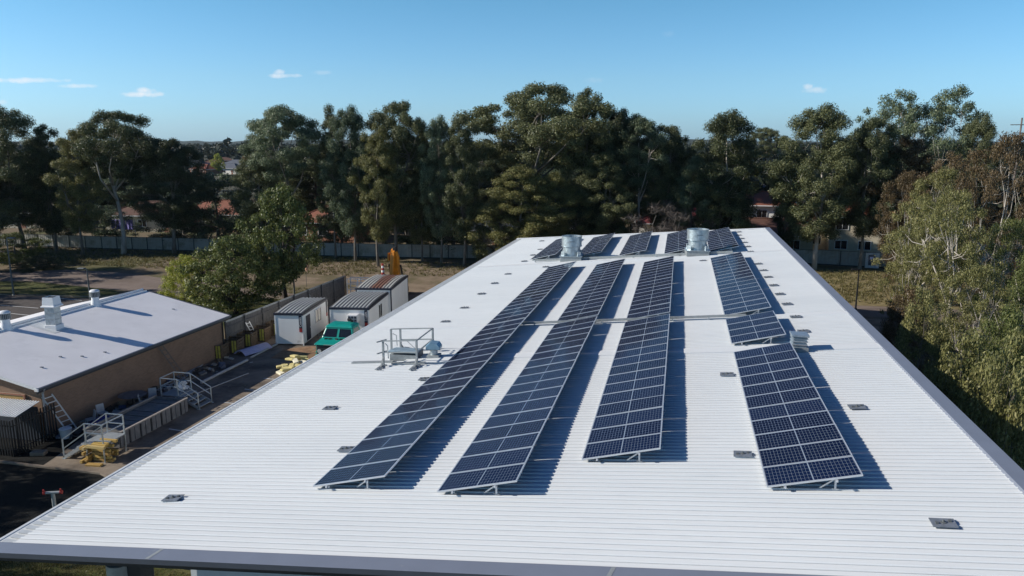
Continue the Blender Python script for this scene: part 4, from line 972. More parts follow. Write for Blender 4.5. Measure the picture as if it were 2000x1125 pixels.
for sy in (-1, 1): b = MB(); b.tube([(-.2, sy * .62, 1.5), (.5, sy * .62, 3.3)], .09, 8); b.build('hydraulic_ram', M['black_rubber'], ex)
b = MB(); b.box((.45, -.62, 4.1), (.4, .22, .8)); b.build('work_light_box', M['orange'], ex, bevel=.05)
b = MB(); b.box((.75, .15, 4.95), (.4, .35, .5)); b.build('ram_cover', M['black_rubber'], ex, bevel=.05)
b = MB(); b.box((-.8, 0, 1.25), (1.6, 1.2, .75)); b.build('body', M['orange'], ex, bevel=.08)
b = MB(); b.box((-.75, .2, 1.7), (1.0, .7, .5)); b.build('cab', M['glass_dark'], ex, bevel=.08)
for sy in (-1, 1): b = MB(); b.box((-.6, sy * .42, .42), (2.4, .4, .8)); b.build('track', M['black_rubber'], ex, bevel=.2)
b = MB(); loft(b, [[(1.4, -.5, 1.5), (2.1, -.5, 1.6), (2.1, .5, 1.6), (1.4, .5, 1.5)], [(1.2, -.5, .8), (1.9, -.5, .5), (1.9, .5, .5), (1.2, .5, .8)]]); b.build('bucket', M['black_rubber'], ex)

bp_ = onz(748, 537.5); ba = thing('traffic_bollard', 'red and white striped bollard standing on dirt near the excavator', 'bollard', (bp_.x, bp_.y, 0))
b = MB(); b.lathe([(.30, 0), (.30, .10)], n=14); b.build('base', M['black_rubber'], ba)
for k in range(5): b = MB(); b.lathe([(.20 - .015 * k, .10 + k * .26), (.185 - .015 * k, .36 + k * .26)], n=14); b.build('stripe', M['white_plastic'] if k % 2 else M['red'], ba)
cp_ = onz(599, 560); sc_ = thing('safety_flag', 'pale orange windsock flag on thin pole behind the yard fence', 'flag', (cp_.x, cp_.y, 0))
b = MB(); b.tube([(0, 0, 0), (0, 0, 2.6)], .025, 6); b.build('pole', M['pole_grey'], sc_)
b = MB(); b.lathe([(.10, 0), (.16, .25), (.14, .7), (.04, .85)], (0.12, 0, 1.75), 10); b.build('flag_cloth', mat('faded_orange_cloth', (.75, .42, .28), .8), sc_)

# ------------------------------------------------------------------ fire hydrant post
hp = ony(103, 962, 22.2); hy = thing('hydrant_post', 'grey fire hydrant standpipe with two red caps on the black bed', 'hydrant', (hp.x, hp.y, 0), R_(20))
zt = hp.z
b = MB(); b.tube([(0, 0, 0), (0, 0, zt)], .07, 12); b.build('standpipe', M['galv_dull'], hy, True)
b = MB(); b.tube([(-.26, 0, zt), (.26, 0, zt)], .055, 12); b.tube([(-.2, 0, zt), (-.2, 0, zt + .0)], .05); b.build('cross_head', M['galv_dull'], hy, True)
for sx in (-1, 1): b = MB(); b.tube([(sx * .26, 0, zt), (sx * .35, 0, zt)], .07, 12); b.tube([(sx * .31, -.02, zt), (sx * .31, -.05, zt + .16)], .03, 8); b.build('cap', M['red'], hy, True)

# ------------------------------------------------------------------ lamp posts
def lamp(label, base, h, m, arm, rr=0.):
    o = thing('lamp_post', label, 'lamp post', base, rr, 'lamp posts around the site')
    b = MB(); b.tube([(0, 0, 0), (0, 0, h)], [.09, .055], 10); b.build('pole', m, o, True)
    b = MB(); b.lathe([(.16, 0), (.16, .05), (.1, .12)], n=12); b.build('base_plate', m, o)
    b = MB(); b.bar((0, 0, h), (arm, 0, h + .06), .07); b.build('arm', m, o)
    b = MB(); b.box((arm + (.3 if arm > 0 else -.3), 0, h + .07), (.75, .36, .12)); b.build('lamp_head', m, o, bevel=.03)
q = onz(27, 577); lamp('tall grey lamp post at far left by the grass island', (q.x, q.y, 0), ony(18, 466, q.y).z, M['pole_grey'], .3)
q = onz(177, 592); lamp('grey lamp post behind the brick building, between its ridge vents', (q.x, q.y, 0), ony(169, 526, q.y).z, M['pole_grey'], -.3)
q = onz(576, 588); lamp('grey lamp post beside the big yard tree', (q.x, q.y, 0), ony(573, 499, q.y).z, M['pole_grey'], .35)
q = onz(1671, 604); lamp('black lamp post in dry grass right of the white roof', (q.x, q.y, 0), ony(1684, 528, q.y).z, M['pole_black'], -.02, .1)
pp = onz(1975, 425, 0); 
o = thing('power_pole', 'thin timber power pole with crossarm above the rusty trees', 'power pole', (ony(1990, 280, 150).x, 150, 0))
b = MB(); b.tube([(0, 0, 0), (0, 0, ony(1990, 230, 150).z)], [.22, .14], 8); b.build('pole', M['wood_pole'], o)
for dz, ln_ in ((1.2, 3.4), (2.6, 2.2)): b = MB(); b.bar((-ln_ / 2, 0, ony(1990, 230, 150).z - dz), (ln_ / 2, 0, ony(1990, 230, 150).z - dz), .14); b.build('crossarm', M['wood_pole'], o)

# ------------------------------------------------------------------ metal boundary fences
def bfence(label, pts, h):
    o = thing('panel_fence', label, 'fence', (0, 0, 0)); k = 0
    for a, c in zip(pts, pts[1:]):
        a = Vector((*a, 0)); c = Vector((*c, 0)); L = (c - a).length; n = max(1, round(L / 2.6)); ang = math.atan2((c - a).y, (c - a).x)
        b = MB(); b.box((0, 0, h / 2), (L, .03, h)); s_ = b.build('sheeting', M['fence_sheet'], o, loc=(a + c) / 2, rzr=ang)
        b = MB(); b.box((0, 0, h + .02), (L, .07, .05)); b.box((0, 0, .07), (L, .07, .12)); b.build('rail', M['fence_post'], o, loc=(a + c) / 2, rzr=ang)
        for i in range(n):
            p = a.lerp(c, i / n); b = MB(); b.box((p.x, p.y - .02, h / 2 + .03), (.10, .10, h + .06)); b.build('post', M['fence_post'], o)
fpts = [tuple(onz(*p)[:2]) for p in ((-120, 478), (45, 480.5), (200, 486), (380, 490.5), (600, 499.5), (735, 502.5), (876, 505))]
bfence('long cream metal panel fence below the gum trees at left', fpts, 1.85)
e0 = fpts[-1]
rpts = [tuple(onz(*p)[:2]) for p in ((1588, 516), (1640, 519), (1692, 522))]
bfence('cream metal panel fence hidden partly by the white roof', [e0, (-5, 99.5), rpts[0]], 1.85)
bfence('dark shaded metal panel fence right of the white roof', rpts + [(rpts[-1][0] + 12, rpts[-1][1] + 1.5), (rpts[-1][0] + 40, rpts[-1][1] + 6)], 1.9)
sg = ony(1703, 506, 99.5); so_ = thing('notice_board', 'grey notice board with dark panel standing at the dark fence', 'sign', (sg.x, 99.3, 0))
b = MB(); b.box((0, 0, 1.05), (1.6, .06, 1.9)); b.build('board', M['pvc'], so_)
b = MB(); b.box((-.1, -.045, 1.1), (.7, .02, 1.3)); b.build('dark_panel', M['slate'], so_)
b = MB(); b.box((.55, -.045, 1.2), (.4, .02, 1.1)); b.build('pale_panel', M['pvc'], so_)
b = MB(); b.box((-.1, -.06, 1.35), (.4, .02, .3)); b.build('print', M['lilac'], so_)

wl_ = ony(240, 452, 102); cl = thing('clothesline', 'clothesline hung with blue and white sheets beyond the fence', 'clothesline', (wl_.x, 102, 0))
for xx in (-2.3, 2.3): b = MB(); b.tube([(xx, 0, 0), (xx, 0, 3.6)], .05, 8); b.build('post', M['galv_dull'], cl)
b = MB(); b.tube([(-2.3, 0, 3.5), (2.3, 0, 3.5)], .02, 5); b.build('line', M['galv_dull'], cl)
for k in range(3):
    b = MB()
    for i in range(8):
        x0 = -2.1 + k * 1.42 + i * .16; b.add([(x0, .06 * math.sin(i * 1.7), 1.9), (x0 + .16, .06 * math.sin((i + 1) * 1.7), 1.9), (x0 + .16, .03 * math.sin((i + 1) * 1.7), 3.48), (x0, .03 * math.sin(i * 1.7), 3.48)], [(0, 1, 2, 3)])
    b.build('sheet', M['curtain'], cl)

# ------------------------------------------------------------------ houses
def house(label, x, y, wd, dp, h, rr, wallm, roofm, pitch=.42, nwin=3, eave=.6, group='houses beyond the fence', gable=False):
    o = thing('house', label, 'house', (x, y, 0), rr, group)
    b = MB(); b.box((0, 0, h / 2), (wd, dp, h)); b.build('wall', wallm, o)
    W_, D_ = wd / 2 + eave, dp / 2 + eave; rh = D_ * pitch; rl_ = max(.3, W_ - D_) if not gable else W_
    b = MB(); b.add([(-W_, -D_, h - .05), (W_, -D_, h - .05), (W_, D_, h - .05), (-W_, D_, h - .05), (-rl_, 0, h + rh), (rl_, 0, h + rh)], [(0, 1, 5, 4), (1, 2, 5), (2, 3, 4, 5), (3, 0, 4), (3, 2, 1, 0)])
    rf = b.build('roof', roofm, o)
    b = MB()
    for c, d in (((0, -D_ - .06, h - .03), (2 * W_ + .24, .12, .14)), ((0, D_ + .06, h - .03), (2 * W_ + .24, .12, .14)), ((W_ + .06, 0, h - .03), (.12, 2 * D_, .14)), ((-W_ - .06, 0, h - .03), (.12, 2 * D_, .14))): b.box(c, d)
    b.build('gutter', M['white_paint'], rf)
    b = MB(); b.tube([(-rl_, 0, h + rh + .03), (rl_, 0, h + rh + .03)], .12, 6)
    if not gable:
        for sx in (-1, 1):
            for sy in (-1, 1): b.tube([(sx * rl_, 0, h + rh + .02), (sx * W_, sy * D_, h)], .10, 6)
    b.build('ridge_tiles', roofm, rf)
    for i in range(nwin):
        xx = -wd / 2 + wd * (i + .5) / nwin
        st = h - 2.7
        for zf in ([0] if h < 4 else [0, 2.7]):
            b = MB(); b.box((xx, -dp / 2 - .02, zf + 1.55), (1.5, .06, 1.15)); wn = b.build('window', M['glass_dark'], o)
            b = MB()
            for c, d in (((xx, -dp / 2 - .05, zf + 2.16), (1.66, .08, .08)), ((xx, -dp / 2 - .05, zf + .94), (1.66, .10, .08)), ((xx - .79, -dp / 2 - .05, zf + 1.55), (.08, .08, 1.14)), ((xx + .79, -dp / 2 - .05, zf + 1.55), (.08, .08, 1.14)), ((xx, -dp / 2 - .055, zf + 1.55), (.05, .06, 1.14))): b.box(c, d)
            b.build('frame', M['white_paint'], wn)
    b = MB(); b.box((wd * .5 / nwin * (1 if nwin % 2 else .0) + wd / nwin * .5 - .1, -dp / 2 - .02, 1.05), (.95, .06, 2.1)); b.build('door', M['brick_red'], o)
    return o
def hx(px, Y): return ony(px, 400, Y).x
house('red brick house with patio seen between trunks left of the excavator', hx(640, 110), 113, 11, 9, 3.0, R_(-4), M['brick_red'], M['tile_terra'], .5)
house('house with orange tiled roof high among the trees left of centre', hx(690, 138), 140, 14, 9, 5.6, 0, M['brick_red'], M['tile_terra'])
house('pale house with grey roof behind the clothesline', hx(290, 116), 118, 14, 9, 2.9, R_(5), M['cream_wall'], M['tile_brown'])
house('house with dark roof at far left behind the fence', hx(20, 116), 118, 13, 9, 2.9, R_(5), M['cream_wall'], M['tile_grey'])
house('house with terracotta roof behind the pale tree left of the big yard tree', hx(430, 122), 122, 13, 9, 3.0, 0, M['brick_red'], M['tile_terra'])
house('cream house with grey metal roof just left of the far roof corner', hx(915, 108), 112, 12, 9, 2.6, R_(4), M['cream_wall'], M['tile_grey'], .25)
house('white house glimpsed behind the centre gums', hx(1110, 125), 126, 14, 9, 3.0, 0, M['white_render'], M['tile_brown'])
house('house with deep red tiled roof behind the right exhaust', hx(1330, 122), 122, 13, 9, 3.2, R_(3), M['white_render'], M['tile_maroon'])
house('two storey cream house with red tiled roof right of centre', hx(1490, 128), 130, 10, 8, 5.6, R_(-4), M['white_render'], M['tile_terra'])
house('yellow brick house with brown roof near the far right roof corner', hx(1480, 112), 113, 15, 8, 2.8, R_(-3), M['cream_wall'], M['tile_brown'])
house('brown tiled two storey house behind the dark fence at right', hx(1695, 112), 114, 9, 8, 5.4, R_(-6), M['cream_wall'], M['tile_terra'])
house('house with brown roof between the right hand trees', hx(1590, 118), 119, 11, 8, 3.0, 0, M['cream_wall'], M['tile_brown'])
sub = [(408, 330, 'tile_red', 'far house with bright red roof in the gap left of centre'), (455, 345, 'tile_grey', 'far house with blue grey roof right of the bright red one'), (385, 395, 'tile_grey', 'far house with grey roof above the bright red one'), (425, 430, 'tile_brown', 'far brown roofed house above the bright red one'), (470, 420, 'tile_grey', 'far grey roofed house near the yellow tree'), (495, 360, 'tile_grey', 'far grey roofed house at right of the left gap'), (445, 500, 'tile_brown', 'farthest brown roofed house in the left gap'), (490, 520, 'tile_terra', 'farthest terracotta roofed house in the left gap'),
       (1487, 250, 'tile_maroon', 'far maroon roofed house in the gap right of centre'), (1480, 200, 'tile_grey', 'grey roofed house with rooftop panels in the right gap'), (1505, 300, 'tile_red', 'far red roofed house high in the right gap'), (1475, 165, 'tile_maroon', 'maroon roofed house low in the right gap'), (1050, 260, 'tile_terra', 'far terracotta roof glimpsed through the tallest gum'), (1285, 240, 'tile_grey', 'far grey roof glimpsed right of the centre gums'), (590, 240, 'tile_brown', 'far brown roof glimpsed through the left gums'), (330, 300, 'tile_brown', 'far brown roof above the left gap trees'), (1270, 170, 'tile_grey', 'pale gabled house glimpsed behind the centre right gums')]
for i, (px, Y, rm, lb_) in enumerate(sub): house(lb_, hx(px, Y), Y, 13 + (i * 37 % 5), 9.5, 3.0, R_((i * 53 % 40) - 20), M['white_render'] if i % 3 else M['brick_red'], M[rm], .45, 3, .6, 'far houses in the suburb')
# ------------------------------------------------------------------ trees
def leaves(clumps, per, ln, wd, seed, flat=.75, twig=False, droop=0.):
    rg = np.random.default_rng(seed); P = []; A = []; B = []
    for (c, r) in clumps:
        n = max(12, int(per * r * r)); d = rg.normal(size=(n, 3)); d /= np.linalg.norm(d, axis=1)[:, None]
        rad = r * (rg.random(n) ** .45) * rg.uniform(.75, 1.18, n); p = d * rad[:, None] * np.array([1, 1, flat])
        nrm = d * .85 + rg.normal(size=(n, 3)) * .55 + np.array([0, 0, .25]); nrm /= np.linalg.norm(nrm, axis=1)[:, None]
        t = rg.normal(size=(n, 3)) + np.array([0, 0, -droop])
        if twig: t = d + rg.normal(size=(n, 3)) * .5 + np.array([0, 0, .5])
        t -= nrm * (t * nrm).sum(1)[:, None]; t /= np.linalg.norm(t, axis=1)[:, None] + 1e-9
        bb_ = np.cross(nrm, t); s_ = rg.uniform(.65, 1.35, n)[:, None]
        P.append(p + np.array(c)); A.append(t * ln * .5 * s_); B.append(bb_ * wd * .5 * s_)
    P = np.vstack(P); A = np.vstack(A); B = np.vstack(B)
    return np.stack([P - A, P + B - A * .1, P + A, P - B - A * .1], 1).reshape(-1, 3)
def quads_mesh(name, v, m):
    n = len(v) // 4; me = bpy.data.meshes.new(name); me.vertices.add(len(v)); me.vertices.foreach_set('co', v.astype(np.float32).ravel())
    me.loops.add(n * 4); me.loops.foreach_set('vertex_index', np.arange(n * 4, dtype=np.int32))
    me.polygons.add(n); me.polygons.foreach_set('loop_start', np.arange(0, n * 4, 4, dtype=np.int32)); me.polygons.foreach_set('loop_total', np.full(n, 4, dtype=np.int32))
    me.update(calc_edges=True); me.materials.append(m); return me
def make_tree(seed, H, W, prof, nclump, rc, per, ln, wd, trunk_r, fork=.35, flat=.75, twigs=0, droop=.5, lean=.02, ngroup=6, twig=False, multi=1, mind=.52):
    rg = random.Random(seed); cl = []
    def env(t):
        for (a, ra), (c, r2) in zip(prof, prof[1:]):
            if a <= t <= c: return ra + (r2 - ra) * (t - a) / (c - a)
        return 0
    ph = [rg.uniform(0, 6.28) for _ in range(3)]
    tries = 0; zlo, zhi = prof[0][0], prof[-1][0]
    while len(cl) < nclump and tries < nclump * 60:
        tries += 1; t = rg.uniform(zlo, zhi); a = rg.uniform(0, 2 * math.pi)
        e = env(t) * W / 2 * (1 + .28 * math.sin(2 * a + ph[0] + 5 * t) + .18 * math.sin(3 * a + ph[1]))
        r = e * math.sqrt(rg.uniform(.12, 1.)); R = rc * rg.uniform(.65, 1.25)
        c = Vector((r * math.cos(a), r * math.sin(a), t * H))
        if all((c - c2).length > mind * (R + r2) for c2, r2 in cl): cl.append((c, R))
    tb = MB(); top = Vector((lean * H, 0, H * .82)); stems = []
    for k in range(multi):
        off = Vector((0, 0, 0)) if multi == 1 else Vector((rg.uniform(-.4, .4), rg.uniform(-.4, .4), 0))
        tp = top + (Vector((rg.uniform(-.3, .3) * W, rg.uniform(-.3, .3) * W, -H * .1 * k)) if k else Vector((0, 0, 0)))
        pts = []
        for i in range(8):
            f = i / 7; pts.append(off + (tp * f) + Vector((math.sin(f * 5 + ph[2] + k) * W * .025 * f ** .5 * 2, math.cos(f * 4 + ph[0]) * W * .02 * 2 * f ** .5, 0)))
        rr = [trunk_r * (1 - .8 * (i / 7)) * (1.25 if i == 0 else 1) / (1 if multi == 1 else 1.4) for i in range(8)]
        tb.tube(pts, rr, 8); stems.append((pts, rr))
    def on_stem(z, k):
        pts, rr = stems[k]
        for i in range(7):
            if pts[i].z <= z <= pts[i + 1].z:
                f = (z - pts[i].z) / max(1e-6, pts[i + 1].z - pts[i].z); return pts[i].lerp(pts[i + 1], f), rr[i] + (rr[i + 1] - rr[i]) * f
        return pts[-1], rr[-1]
    # limbs reach group centres, twigs reach the clumps
    seeds = [cl[i][0] for i in rg.sample(range(len(cl)), min(ngroup, len(cl)))]
    for _ in range(3):
        gr = [[] for _ in seeds]
        for c, r in cl: gr[min(range(len(seeds)), key=lambda k: (seeds[k] - c).length)].append((c, r))
        seeds = [sum((c for c, _ in g), Vector((0, 0, 0))) / len(g) if g else s_ for g, s_ in zip(gr, seeds)]
    for k, (s_, g) in enumerate(zip(seeds, gr)):
        if not g: continue
        hd = math.hypot(s_.x, s_.y); z0 = max(H * fork * rg.uniform(.7, 1.1), s_.z - hd * 1.1 - H * .12); z0 = min(z0, s_.z - .5)
        st = k % multi; a, ra = on_stem(max(.5, z0), st); mid = a.lerp(s_, .5) + Vector((rg.uniform(-.05, .05) * W, rg.uniform(-.05, .05) * W, -.03 * H))
        ra = min(ra * .75, trunk_r * .55); tb.tube([a, mid, s_], [ra, ra * .7, ra * .4], 6)
        for c, r in g:
            f = rg.uniform(.35, 1.); q = mid.lerp(s_, f); m2 = q.lerp(c, .55) + Vector((0, 0, -.06 * (c - q).length)); tb.tube([q, m2, c + Vector((0, 0, r * .3))], [ra * .35, ra * .24, ra * .1], 4)
    cr = leaves([(tuple(c), r) for c, r in cl], per, ln, wd, seed, flat, twig, droop)
    return tb, cr
PROTO = {}
def proto(key, H, W, leafm, barkm, **kw):
    tb, cr = make_tree(H=H, W=W, **kw); PROTO[key] = dict(H=H, W=W, t=tb.mesh('trunk', M[barkm], True), c=quads_mesh('crown', cr, M[leafm]), bark=barkm, leaf=leafm, var={})
    me = PROTO[key]['c']; co = np.empty(len(me.vertices) * 3, np.float32); me.vertices.foreach_get('co', co); co = co.reshape(-1, 3)
    PROTO[key]['H'] = float(np.percentile(co[:, 2], 99.7)); PROTO[key]['W'] = float(np.percentile(co[:, 0], 99.3) - np.percentile(co[:, 0], .7))
tallp = [(.20, .35), (.32, .75), (.5, .95), (.68, .95), (.82, .72), (.93, .42), (.985, .15)]
umbp = [(.55, .3), (.63, .75), (.74, 1.0), (.84, .95), (.92, .65), (.985, .2)]
colp = [(.16, .5), (.3, .8), (.5, .9), (.7, .85), (.85, .65), (.985, .2)]
rndp = [(.10, .45), (.22, .85), (.42, 1.), (.62, .95), (.8, .7), (.97, .25)]
wpp = [(.08, .5), (.2, .85), (.45, 1.), (.7, .8), (.85, .5), (.98, .2)]
G = dict(per=640, ln=.23, wd=.11)
proto('tall_a', 22, 11, 'leaf_gum', 'bark', seed=11, prof=tallp, nclump=105, rc=1.32, trunk_r=.32, **G)
proto('tall_b', 22, 10, 'leaf_gum', 'bark', seed=12, prof=tallp, nclump=92, rc=1.28, trunk_r=.30, lean=-.03, **G)
proto('tall_c', 22, 12, 'leaf_gum', 'bark', seed=13, prof=[(.25, .4), (.4, .9), (.55, 1), (.7, .8), (.8, .85), (.9, .6), (.985, .2)], nclump=100, rc=1.32, trunk_r=.34, **G)
proto('umb_a', 22, 15, 'leaf_gum', 'bark', seed=21, prof=umbp, nclump=84, rc=1.4, trunk_r=.36, fork=.45, flat=.66, **G)
proto('umb_b', 22, 13, 'leaf_gum', 'bark', seed=22, prof=umbp, nclump=70, rc=1.35, trunk_r=.34, fork=.5, flat=.62, lean=.03, **G)
proto('col_a', 22, 7, 'leaf_gum', 'bark', seed=31, prof=colp, nclump=95, rc=1.05, trunk_r=.26, **G)
proto('col_b', 22, 8, 'leaf_gum', 'bark', seed=32, prof=colp, nclump=105, rc=1.1, trunk_r=.26, lean=.02, **G)
proto('low_a', 10, 9, 'leaf_gum', 'bark', seed=41, prof=rndp, nclump=66, rc=.95, trunk_r=.22, per=330, ln=.25, wd=.115, fork=.25)
proto('low_b', 10, 10, 'leaf_gum', 'bark', seed=42, prof=wpp, nclump=76, rc=.9, trunk_r=.2, per=330, ln=.27, wd=.10, fork=.22, droop=1.6)
proto('sparse', 22, 13, 'leaf_blue', 'bark_pale', seed=51, prof=[(.35, .4), (.5, .8), (.7, 1), (.85, .9), (.985, .35)], nclump=80, rc=1.15, trunk_r=.3, fork=.35, multi=2, per=230, ln=.34, wd=.12)
proto('bare', 8, 8, 'twig', 'bark', seed=61, prof=rndp, nclump=50, rc=.95, trunk_r=.16, per=150, ln=.75, wd=.035, fork=.15, twig=True, multi=2)
N_ = dict(per=560, ln=.20, wd=.07)
proto('near_a', 12, 10, 'leaf_olive', 'bark_pale', seed=71, prof=[(.3, .4), (.42, .8), (.6, 1), (.78, .9), (.9, .65), (.985, .25)], nclump=88, rc=.76, trunk_r=.22, fork=.3, droop=1.3, mind=.58, **N_)
proto('near_c', 12, 10, 'leaf_olive', 'bark_pale', seed=77, prof=[(.48, .35), (.58, .8), (.7, 1), (.84, .9), (.93, .6), (.985, .25)], nclump=85, rc=.78, trunk_r=.24, fork=.42, droop=1.3, mind=.58, lean=.0, **N_)
proto('near_b', 12, 10, 'leaf_olive', 'bark_pale', seed=72, prof=wpp, nclump=98, rc=.74, trunk_r=.2, fork=.2, droop=1.3, multi=2, mind=.55, **N_)
proto('yard_low', 8, 8, 'leaf_green', 'bark_dark', seed=79, prof=[(.10, .55), (.2, .85), (.4, 1), (.62, .9), (.82, .6), (.98, .2)], nclump=170, rc=.68, trunk_r=.2, fork=.12, droop=.4, mind=.46, per=330, ln=.22, wd=.12)
proto('near_shrub', 6, 7, 'leaf_green', 'bark', seed=73, prof=[(.02, .8), (.2, 1), (.5, 1), (.75, .75), (.97, .3)], nclump=110, rc=.62, trunk_r=.10, fork=.08, multi=3, droop=.2, mind=.5, per=800, ln=.14, wd=.07)
proto('yard', 9, 7.5, 'leaf_green', 'bark_dark', seed=74, prof=[(.2, .5), (.3, .85), (.45, 1), (.65, .95), (.82, .7), (.98, .2)], nclump=150, rc=.70, trunk_r=.24, fork=.2, droop=.3, mind=.4, per=330, ln=.22, wd=.13)
def tree(key, px, top, wpx, Y, label, leaf=None, bark=None, name='gum_tree', cat='tree', rr=None, group=None, base=None, zb=0, lean=0):
    p = PROTO[key]; x = ony(px, 400, Y).x; H = ony(px, top, Y).z - zb; dist = (Vector((x, Y, CH)) - C0).dot(_fw); W = wpx * dist / F
    o = thing(name, label, cat, (x, Y, zb), rnd.uniform(0, 6.28) if rr is None else rr, group)
    if lean: o.rotation_euler.x, o.rotation_euler.y = rnd.uniform(-lean, lean), rnd.uniform(-lean, lean)
    o.scale = (W / p['W'], W / p['W'], H / p['H'])
    leaf = leaf or p['leaf']; bark = bark or p['bark']
    for nm, base_, mk in (('trunk', p['t'], bark), ('crown', p['c'], leaf)):
        key2 = (nm, mk)
        if key2 not in p['var']:
            me = base_ if base_.materials[0] == M[mk] else base_.copy(); me.materials[0] = M[mk]; p['var'][key2] = me
        c = bpy.data.objects.new(nm, p['var'][key2]); COL.objects.link(c); c.parent = o
    return o
T = 'trees along the boundary fence'
for a in [
    ('tall_a', 38, 213, 125, 93, 'tall dark gum at the far left edge of the tree line'),
    ('col_b', 100, 247, 85, 95, 'gum just right of the far left tree, lower top'),
    ('tall_b', 152, 258, 95, 92, 'olive tinted gum left of the large pale limbed gum', 'leaf_olive'),
    ('umb_a', 232, 219, 150, 94, 'large gum with pale limbs standing over the clothesline', 'leaf_gum', 'bark_pale'),
    ('tall_c', 332, 273, 115, 96, 'dark round topped gum at left of the distant roofs', 'leaf_dark'),
    ('low_a', 420, 338, 150, 100, 'pale low tree in front of the gap with distant roofs', 'leaf_blue'),
    ('umb_b', 566, 208, 150, 95, 'spreading gum at right of the distant roofs gap', 'leaf_blue'),
    ('tall_b', 505, 300, 110, 97, 'lower gum under the spreading one by the gap'),
    ('col_a', 651, 209, 62, 97, 'narrow gum with small separate top left of the twin', 'leaf_gum'),
    ('tall_a', 690, 213, 90, 95, 'gum right of the narrow one, paler crown', 'leaf_blue'),
    ('tall_b', 735, 245, 85, 92, 'olive gum standing in front of the rounded dark top', 'leaf_olive'),
    ('tall_c', 770, 201, 110, 96, 'rounded dark topped gum above the excavator', 'leaf_gum'),
    ('col_b', 822, 234, 65, 97, 'narrow gum first of three even tops right of excavator'),
    ('tall_a', 860, 232, 75, 96, 'middle gum of three even tops right of excavator', 'leaf_blue'),
    ('tall_b', 905, 231, 90, 95, 'right gum of three even tops beside the tallest gum'),
    ('umb_a', 1055, 168, 215, 98, 'tallest umbrella shaped gum with sky gaps at centre', 'leaf_gum', 'bark'),
    ('tall_b', 1012, 325, 150, 91, 'olive weeping tree in front of the tallest gum', 'leaf_olive'),
    ('col_b', 1152, 178, 100, 97, 'dense gum immediately right of the tallest gum'),
    ('tall_a', 1085, 340, 110, 93, 'mid height olive tree left of the first exhaust', 'leaf_olive'),
    ('tall_c', 1200, 216, 100, 99, 'dark gum with small round top right of centre', 'leaf_dark'),
    ('umb_b', 1247, 225, 110, 98, 'pale stemmed gum right of the small round topped one', 'leaf_blue', 'bark_pale'),
    ('tall_b', 1180, 300, 120, 95, 'lower gum filling below the dense gum right of centre'),
    ('tall_c', 1295, 247, 90, 100, 'gum right of the pale stemmed one, sloping top'),
    ('col_a', 1325, 266, 70, 104, 'small topped gum in the dip right of centre'),
    ('tall_a', 1415, 221, 135, 99, 'broad gum left of the gap with red roofs at right', 'leaf_gum', 'bark_pale'),
    ('tall_b', 1350, 310, 100, 97, 'lower gum at left foot of the broad right gum', 'leaf_blue'),
    ('umb_b', 1490, 250, 62, 260, 'small far gum in the gap right of the broad gum'),
    ('tall_a', 1600, 209, 150, 97, 'big dark dome topped gum over the far right roof corner', 'leaf_gum', 'bark_pale'),
    ('col_b', 1535, 300, 60, 103, 'dark narrow gum beside the two storey cream house', 'leaf_dark'),
    ('tall_c', 1690, 235, 100, 98, 'dark gum right of the dome topped gum'),
    ('sparse', 1735, 180, 120, 112, 'sparse airy gum with thin top left of the tallest right one'),
    ('sparse', 1820, 171, 130, 110, 'tallest sparse gum at right, thin leafy top'),
    ('tall_b', 1760, 270, 130, 100, 'brown tinted gum below the sparse tops', 'leaf_rust'),
    ('tall_a', 1893, 232, 80, 105, 'dark gum with rounded top left of the rusty trees'),
    ('low_a', 885, 400, 130, 100, 'low grey green tree by fence left of the far roof corner', 'leaf_blue'),
    ('low_b', 965, 395, 140, 92, 'low weeping olive tree at far left roof corner', 'leaf_olive'),
    ('low_b', 665, 385, 125, 100, 'low tree in front of the red brick house'),
    ('low_a', 790, 400, 110, 100, 'low dark tree behind the excavator boom', 'leaf_gum'),
    ('low_a', 195, 400, 120, 100, 'low grey tree left of the clothesline', 'leaf_blue'),
    ('low_b', 110, 380, 130, 100, 'low dark tree under the gum right of far left', 'leaf_dark'),
    ('low_a', 355, 405, 110, 100, 'low dark tree below the round topped gum at left', 'leaf_dark'),
    ('low_b', 1200, 385, 150, 96, 'low dark tree behind the centre far panels', 'leaf_dark'),
    ('bare', 1285, 395, 130, 92, 'leafless brown tree behind the right exhaust'),
    ('low_a', 1120, 375, 120, 96, 'low dark tree behind the left exhaust', 'leaf_dark'),
    ('low_a', 1405, 365, 100, 97, 'low green tree near the far right roof corner', 'leaf_gum'),
    ('low_b', 505, 395, 120, 100, 'low dark tree behind the big yard tree', 'leaf_gum'),
]:
    k, px, top, wpx, Y, lb_ = a[:6]; Y = Y - 4.5 if px < 930 and not k.startswith('low') else Y; tree(k, px, top, wpx, Y, lb_, a[6] if len(a) > 6 else None, a[7] if len(a) > 7 else None, group=T, lean=.04)
fills = [(60, 300, 150, 120), (180, 300, 150, 124), (280, 305, 130, 126), (620, 285, 150, 128), (720, 280, 140, 122), (840, 285, 150, 124), (940, 300, 130, 122), (1000, 300, 150, 128), (1120, 295, 150, 126), (1240, 300, 150, 124), (1340, 315, 130, 130), (1400, 300, 100, 128), (1565, 310, 85, 140), (1650, 300, 100, 130), (1790, 300, 160, 118), (560, 310, 130, 126)]
for i, (px, top, wpx, Y) in enumerate(fills):
    tree(('tall_a', 'tall_b', 'tall_c', 'col_b')[i % 4], px, top, wpx, Y, 'dark gum standing in the second row behind the boundary trees', ('leaf_gum', 'leaf_dark', 'leaf_blue')[i % 3], group='dark gums of the second row', lean=.04)
